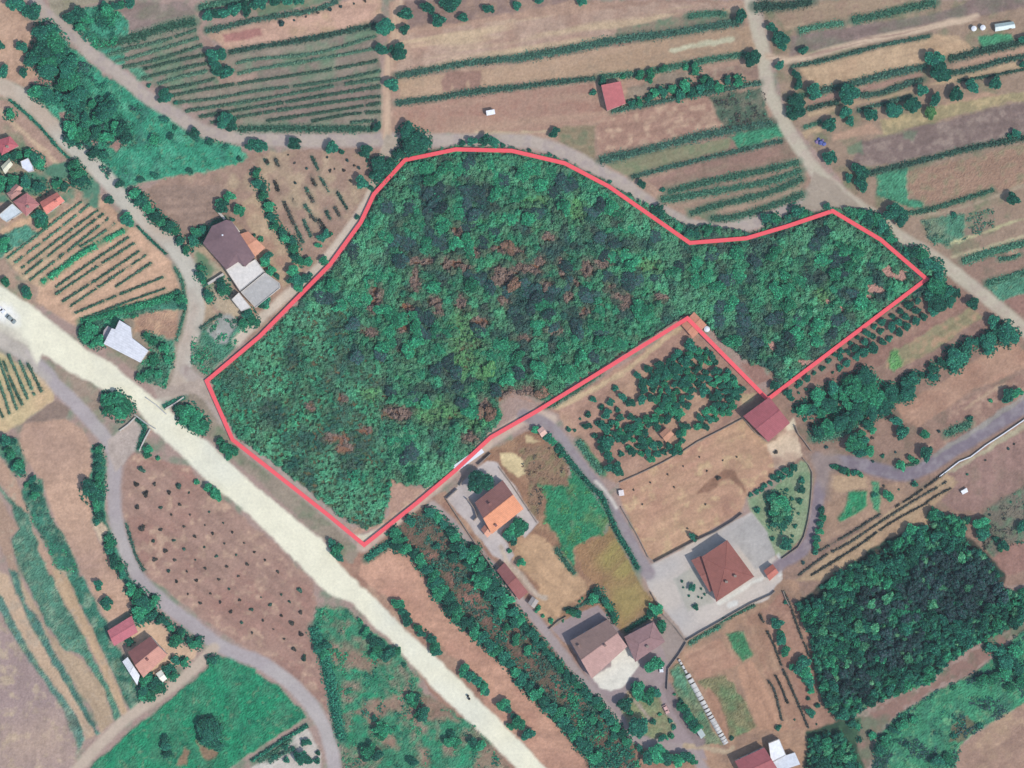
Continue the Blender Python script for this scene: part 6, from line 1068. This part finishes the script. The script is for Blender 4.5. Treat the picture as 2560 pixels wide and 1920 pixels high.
# big red shed, villa
gable('barn', T(2,2,'1998,278 2215,120 2385,335 2205,490'), 4.6, .6, (164, 84, 88), (172, 90, 94), 'big crimson roofed barn at the upper corner of the hay field', 'barn', wins=False, per=.5)
hip('villa', T(2,2,'1640,1490 1850,1350 2075,1655 1760,1865'), 5.4, 1.0, BRK, 'large brick red roofed villa on the pale concrete yard', chim=[(.3, .5), (.75, .5)])
gable('annex', T(2,2,'1545,1520 1628,1482 1775,1760 1700,1790'), 3.6, .5, (148, 90, 78), (154, 94, 82), 'low brick red roofed wing on the left side of the villa', 'annex', over=.1)
gable('hut', T(3,2,'-35,1610 35,1560 80,1625 10,1690'), 2.6, .6, (180, 98, 80), (192, 108, 90), 'small brick red roofed outhouse right of the villa', 'hut', wins=False)
wall(T(2,2,'1230,1540 1400,1450 1560,1365 1750,1280 1900,1190 1990,1120'), .35, 1.5, 'dark wall between hay field and villa yard'); wall(T(2,2,'1230,1540 1180,1500 1080,1300 940,1060'), .3, .8, 'low wall on the left side of the hay field')
wall(T(2,2,'930,850 1090,780 1300,680 1480,580 1600,500 1800,400 1990,300'), .3, .8, 'low wall on the upper side of the hay field'); wall(T(2,2,'2000,300 2100,420 2205,500'), .3, 1.2, 'wall foot along the crimson roofed barn')
wall(T(2,3,'1500,562 1620,490 1800,390 1900,330 2060,240 2240,160')+T(3,3,'60,130'), .3, 1.2, 'low wall on the lower side of the villa yard')
wall(T(2,3,'1200,140 1310,340 1400,430 1500,562'), .3, 1.1, 'wall on the left side of the villa yard'); wall(T(2,3,'1505,575 1440,680 1350,800 1340,980'), .25, 1.2, 'curved wall beside the stone house lane')
wall(T(2,3,'320,460 400,390 470,350'), .3, 1.0, 'short wall at the bottom of the tan garden')
wall(T(3,2,'300,640 350,700 380,760 378,900 365,1050 345,1180 310,1320 260,1410 120,1510'), .25, .9, 'curved wall around the villa garden')
wall(T(3,2,'235,360 260,430 310,490 375,580'), .3, 1.5, 'dark wall right of the crimson roofed barn')
wall(T(3,2,'2300,240 2212,310 2020,440 1880,530 1750,630 1650,670 1540,755 1480,800'), .35, .9, 'pale wall along the lower side of the asphalt lane', M_white)
wall(T(0,1,'1800,795 1870,750 1935,708'), .9, 1.6, 'pale wall stub in the barn yard', M_wall); wall(T(0,1,'1870,150 1945,235'), .9, 1.6, 'pale wall above the barn, left piece', M_wall); wall(T(0,1,'1995,260 2070,350'), .9, 1.8, 'pale wall above the barn, right piece', M_wall)
wall(T(3,3,'128,130 150,190 185,260'), .3, 1.0, 'dark wall stub by the outhouse of the villa')
# stone houses
gable('house', T(2,3,'508,552 822,372 985,600 688,870'), 4.8, 1.6, (138, 110, 100), (184, 142, 130), 'big stone house with a darker upper and a pinkish lower roof slope', chim=[(.62, .12), (.12, -.6)], wall=M_stone)
hip('house', T(2,3,'975,520 1215,395 1310,560 1065,728'), 3.8, 1.1, (150, 114, 110), 'mauve brown roofed house right of the big stone house', chim=[(.5, .5)], wall=M_stone)
# bottom edge
gable('house', T(2,3,'1925,1590 2170,1478 2290,1670 2040,1790'), 4.2, .9, (160, 84, 86), (172, 92, 92), 'crimson roofed house cut by the bottom edge')
flat('annex', T(3,3,'0,1438 90,1402 148,1538 22,1600'), 3.4, (236, 240, 246), 'bright white flat roof beside the crimson roofed house at the bottom', 'annex', parapet=.15)
flat('annex', T(3,3,'30,1606 150,1545 225,1520 270,1620 80,1680'), 2.6, (206, 210, 214), 'low grey flat roof below the bright white one', 'annex', parapet=0)
flat('hut', T(3,2,'1664,925 1712,898 1722,930 1680,952'), 1.2, (240, 236, 230), 'tiny white box on the pink field right of the lane', 'hut', parapet=0)
flat('hut', T(2,3,'1595,1340 1630,1310 1668,1370 1632,1400'), 1.8, (176, 186, 180), 'small pale greenish hut at the lower end of the verge', 'hut', parapet=0)
# white netting strip with posts
M_net = mat_plain('net', (212, 208, 200), var=.2); n_ = T(2,3,'1440,720 1560,930 1680,1150 1770,1310 1850,1450'); e = empty('netting_tunnel', (*n_[0], 0)); tag(e, 'long white netting tunnel with dark gaps below the villa wall', 'tunnel'); L = smooth(n_, 6); rn = random.Random(4)
for (a, b) in zip(L[:-1], L[1:]):
    a = (a[0]-n_[0][0], a[1]-n_[0][1]); b = (b[0]-n_[0][0], b[1]-n_[0][1]); t = rn.uniform(.62, .97); b = lerp(a, b, t); an = math.atan2(b[1]-a[1], b[0]-a[0]); Ls = math.hypot(b[0]-a[0], b[1]-a[1]); w_ = 1.15 if b[1] < -6 else .55
    c = (-math.sin(an), math.cos(an)); m = MB(); KN = 7; V = []
    for p in (a, b):
        for k in range(KN):
            q = math.pi*k/(KN-1); V.append((p[0]+c[0]*math.cos(q)*w_, p[1]+c[1]*math.cos(q)*w_, .05+1.0*math.sin(q)))
    m.add(V, [(k, k+1, KN+k+1, KN+k) for k in range(KN-1)]); m.build('netting', M_net, e)

# ------------------------------------------------------------------ vehicles and the motorway bridge
def car(x, y, rz, c, label, L=4.3, group=None):
    e = empty('car', (x, y, .03), rz); tag(e, label, 'car', group); m_ = mat_plain('car_paint', c, rough=.3, var=.02)
    b = MB(); b.prism([(-L/2, -.85), (L/2, -.8), (L/2, .8), (-L/2, .85)], .3, .85, [(-L/2+.05, -.8), (L/2-.1, -.72), (L/2-.1, .72), (-L/2+.05, .8)])
    b.prism([(-L*.4, -.72), (L*.2, -.72), (L*.2, .72), (-L*.4, .72)], .852, 1.4, [(-L*.32, -.6), (L*.06, -.6), (L*.06, .6), (-L*.32, .6)]); b.build('body', m_, e)
    for x0, x1, x2, x3 in ((L*.205, L*.075, .86, 1.36), (-L*.405, -L*.335, .86, 1.36)):
        MB().add([(x0, -.62, x2), (x0, .62, x2), (x1, .54, x3), (x1, -.54, x3)], [(0, 1, 2, 3)]).build('windscreen', M_dark, e)
    for sx in (-1, 1):
        for sy in (-1, 1):
            w0 = MB(); w0.add([(sx*L*.32+.31*math.cos(t), sy*(.78+dy), .31+.31*math.sin(t)) for dy in (0, .1) for t in [k*math.pi/6 for k in range(12)]],
                              [tuple(range(12)), tuple(range(12, 24))[::-1]]+[(k, (k+1) % 12, 12+(k+1) % 12, 12+k) for k in range(12)]); w0.build('wheel', M_dark, e)
        MB().box(L/2-.03, sx*.6, .55, .08, .3, .15).build('headlight', M_white, e)
hd = math.atan2(-1, 1.15)
car(*T(0,1,'5,1010')[0], hd, (240, 242, 244), 'white car on the motorway cut by the left edge', group='white cars on the motorway'); car(*T(0,1,'98,1100')[0], hd, (150, 160, 158), 'pale grey green car on the motorway near the left edge')
for k, p in enumerate(('1832,1035', '1842,1060')):
    x, y = T(1,3,p)[0]; e = empty('speck', (x, y, .03)); tag(e, ['upper', 'lower'][k]+' small dark barrel of unknown kind on the lower stretch of the motorway', 'speck', 'unknown specks on the motorway'); MB().cyl(0, 0, 0, .45, .45, .9, 14).build('body', M_bark, e); MB().cyl(0, 0, .9, .47, .42, .06, 14).build('lid', M_dark, e)  # unidentified dark marks built as lidded cylinders
car(*T(2,3,'1040,555')[0], -1.1, (226, 236, 246), 'bluish white car parked beside the mauve brown roof', 4.4)
car(*T(2,3,'1288,785')[0], -1.5, (236, 240, 244), 'white car half under the round tree of the stone houses', 4.2)
car(*T(2,3,'1330,1150')[0], -1.1, (220, 176, 166), 'pinkish car beside the small oval garden', 3.6)
# long white trailer along the bottom red edge
a, b = T(1,2,'1715,735')[0], T(1,2,'1955,565')[0]; an = math.atan2(b[1]-a[1], b[0]-a[0]); L = math.hypot(b[0]-a[0], b[1]-a[1]); e = empty('trailer', (*lerp(a, b, .5), 0), an); tag(e, 'long bright white flatbed trailer under the bottom red line', 'trailer')
MB().box(0, 0, .5, L, 2.7, .3).build('bed', M_white, e); MB().box(0, 0, .34, L*.9, 1.0, .158).build('chassis', M_dark, e)
for sx in (-.38, -.30, .30, .38):
    for sy in (-1, 1):
        w0 = MB(); w0.add([(sx*L+.36*math.cos(t), sy*(.95+dy), .24+.24*math.sin(t)) for dy in (0, .2) for t in [k*math.pi/6 for k in range(12)]],
                          [tuple(range(12)), tuple(range(12, 24))[::-1]]+[(k, (k+1) % 12, 12+(k+1) % 12, 12+k) for k in range(12)]); w0.build('wheel', M_dark, e)
# blue tarpaulin heap by the right road
x, y = T(3,0,'455,1230')[0]; e = empty('scrap_heap', (x, y, 0)); tag(e, 'bluish violet heap of tarpaulins beside the right hand track', 'heap'); Mb = mat_plain('blue_tarp', (96, 108, 168), var=.3); Mv = mat_plain('violet_tarp', (150, 128, 166), var=.3)
for dx, dy, s, m_ in ((0, 0, 1.3, Mb), (-1.6, .3, .9, Mv), (1.2, -.5, 1.0, Mb), (-.8, 1.2, .8, Mb), (.8, .9, .6, Mv)):
    MB().prism([(dx+s*math.cos(t)*random.uniform(.8, 1.15), dy+s*math.sin(t)*random.uniform(.8, 1.1)) for t in [k*.785 for k in range(8)]], 0, .9*s, [(dx+s*.4*math.cos(t), dy+s*.4*math.sin(t)) for t in [k*.785 for k in range(8)]]).build('tarpaulin', m_, e)
# bridge
for s, lb in (('1262,118 1350,180 1440,262', 'upper'), ('1160,262 1250,330 1350,390', 'lower')):
    P = T(0,2,s); e = empty('bridge_parapet', (*P[0], 0)); tag(e, lb+' concrete parapet of the motorway bridge', 'parapet', 'bridge parapets')
    for k, (a, b) in enumerate(zip(P[:-1], P[1:])):
        a = (a[0]-P[0][0], a[1]-P[0][1]); b = (b[0]-P[0][0], b[1]-P[0][1]); L = math.hypot(b[0]-a[0], b[1]-a[1]); MB().box(*lerp(a, b, .5), 0, L-.02, .38, .8, math.atan2(b[1]-a[1], b[0]-a[0])).build('beam', mat_plain('concrete%s%d' % (lb, k), (206, 204, 198)), e)
        MB().box(*lerp(a, b, .5), .8, L*.9, .12, .35, math.atan2(b[1]-a[1], b[0]-a[0])).build('railing', M_metal, e)
for s, lb in (('1172,288 1110,350 1035,405', 'left'), ('1300,390 1250,480 1205,580', 'lower'), ('1430,215 1510,170 1590,112', 'upper right')):
    wall(T(0,2,s), .5, .9, lb+' pale wing wall of the motorway bridge', M_wall)

# ------------------------------------------------------------------ the red outline round the plot
def offset_loop(P, d):
    n = len(P); out = []
    for i in range(n):
        a, b, c = np.array(P[i-1]), np.array(P[i]), np.array(P[(i+1) % n]); u = (b-a)/np.linalg.norm(b-a); v = (c-b)/np.linalg.norm(c-b)
        n1_, n2_ = np.array([-u[1], u[0]]), np.array([-v[1], v[0]]); m = n1_+n2_; m /= np.linalg.norm(m); k = min(1.8, 1/max(.3, m@n1_)); out.append(tuple(b+m*d*k))
    return out
BZ = [.88]*len(RED); BZ[12] = 3.1
o = RED[0]; Pi, Po = offset_loop(RED, .78), offset_loop(RED, -.78); n = len(RED); z0, z1 = .86, .92
e = empty('boundary_line', (o[0], o[1], 0)); tag(e, 'bright coral red outline band enclosing the large green plot', 'boundary line')
V = []; 
for P_, zz in ((Pi, .06), (Po, .06), (Pi, 0), (Po, 0)): V += [(p[0]-o[0], p[1]-o[1], zz+q) for p, q in zip(P_, BZ)]
Fq = []
for i in range(n):
    j = (i+1) % n; Fq += [(i, j, n+j, n+i), (2*n+j, 2*n+i, 3*n+i, 3*n+j), (i, 2*n+i, 2*n+j, j), (n+j, 3*n+j, 3*n+i, n+i)]
MB().add(V, Fq).build('band', M_red, e)
for i in range(n): MB().cyl(RED[i][0]-o[0], RED[i][1]-o[1], -.2, .08, .08, BZ[i]+.2, 8).build('stake', M_bark, e)

# ------------------------------------------------------------------ the painted ground sheet, now that every strip is laid
# height of the sheet
rough_n = (n1*.4+np.random.default_rng(9).random(X.shape)*.6)
Z = H*rough_n+.02*n3
fid = ID[:-1, :-1]; allV = np.stack([X, Y, Z], -1).reshape(-1, 3); allC = np.clip(COL, .005, .95).reshape(-1, 3)
J, I = np.meshgrid(np.arange(NYg-1), np.arange(NXg-1), indexing='ij'); base = J*NXg+I
Qall = np.stack([base, base+1, base+NXg+1, base+NXg], -1)
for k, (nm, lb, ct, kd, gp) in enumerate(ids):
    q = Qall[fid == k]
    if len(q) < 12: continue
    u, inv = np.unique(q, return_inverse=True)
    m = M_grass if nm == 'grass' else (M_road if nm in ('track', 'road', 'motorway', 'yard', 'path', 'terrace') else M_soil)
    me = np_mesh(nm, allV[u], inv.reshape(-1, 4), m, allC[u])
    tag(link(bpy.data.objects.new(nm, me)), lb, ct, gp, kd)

# ------------------------------------------------------------------ haze added between camera and ground to lift the dark tones
hz = MB(); hz.prism([(-5200, -5200), (5200, -5200), (5200, 5200), (-5200, 5200)], -1.5, CAM_H+30)
mh = bpy.data.materials.new('haze'); mh.use_nodes = True; hn = mh.node_tree; hn.nodes.remove(hn.nodes['Principled BSDF']); pv = hn.nodes.new('ShaderNodeVolumePrincipled')
pv.inputs['Color'].default_value = (.86, .92, 1, 1); pv.inputs['Density'].default_value = 0.000035; pv.inputs['Anisotropy'].default_value = 0.0
hn.links.new(pv.outputs[0], hn.nodes['Material Output'].inputs['Volume'])
tag(hz.build('haze', mh), 'thin pale haze added over the whole farmland to lift the darks', 'haze', kind='stuff')
print('objects', len(bpy.data.objects))
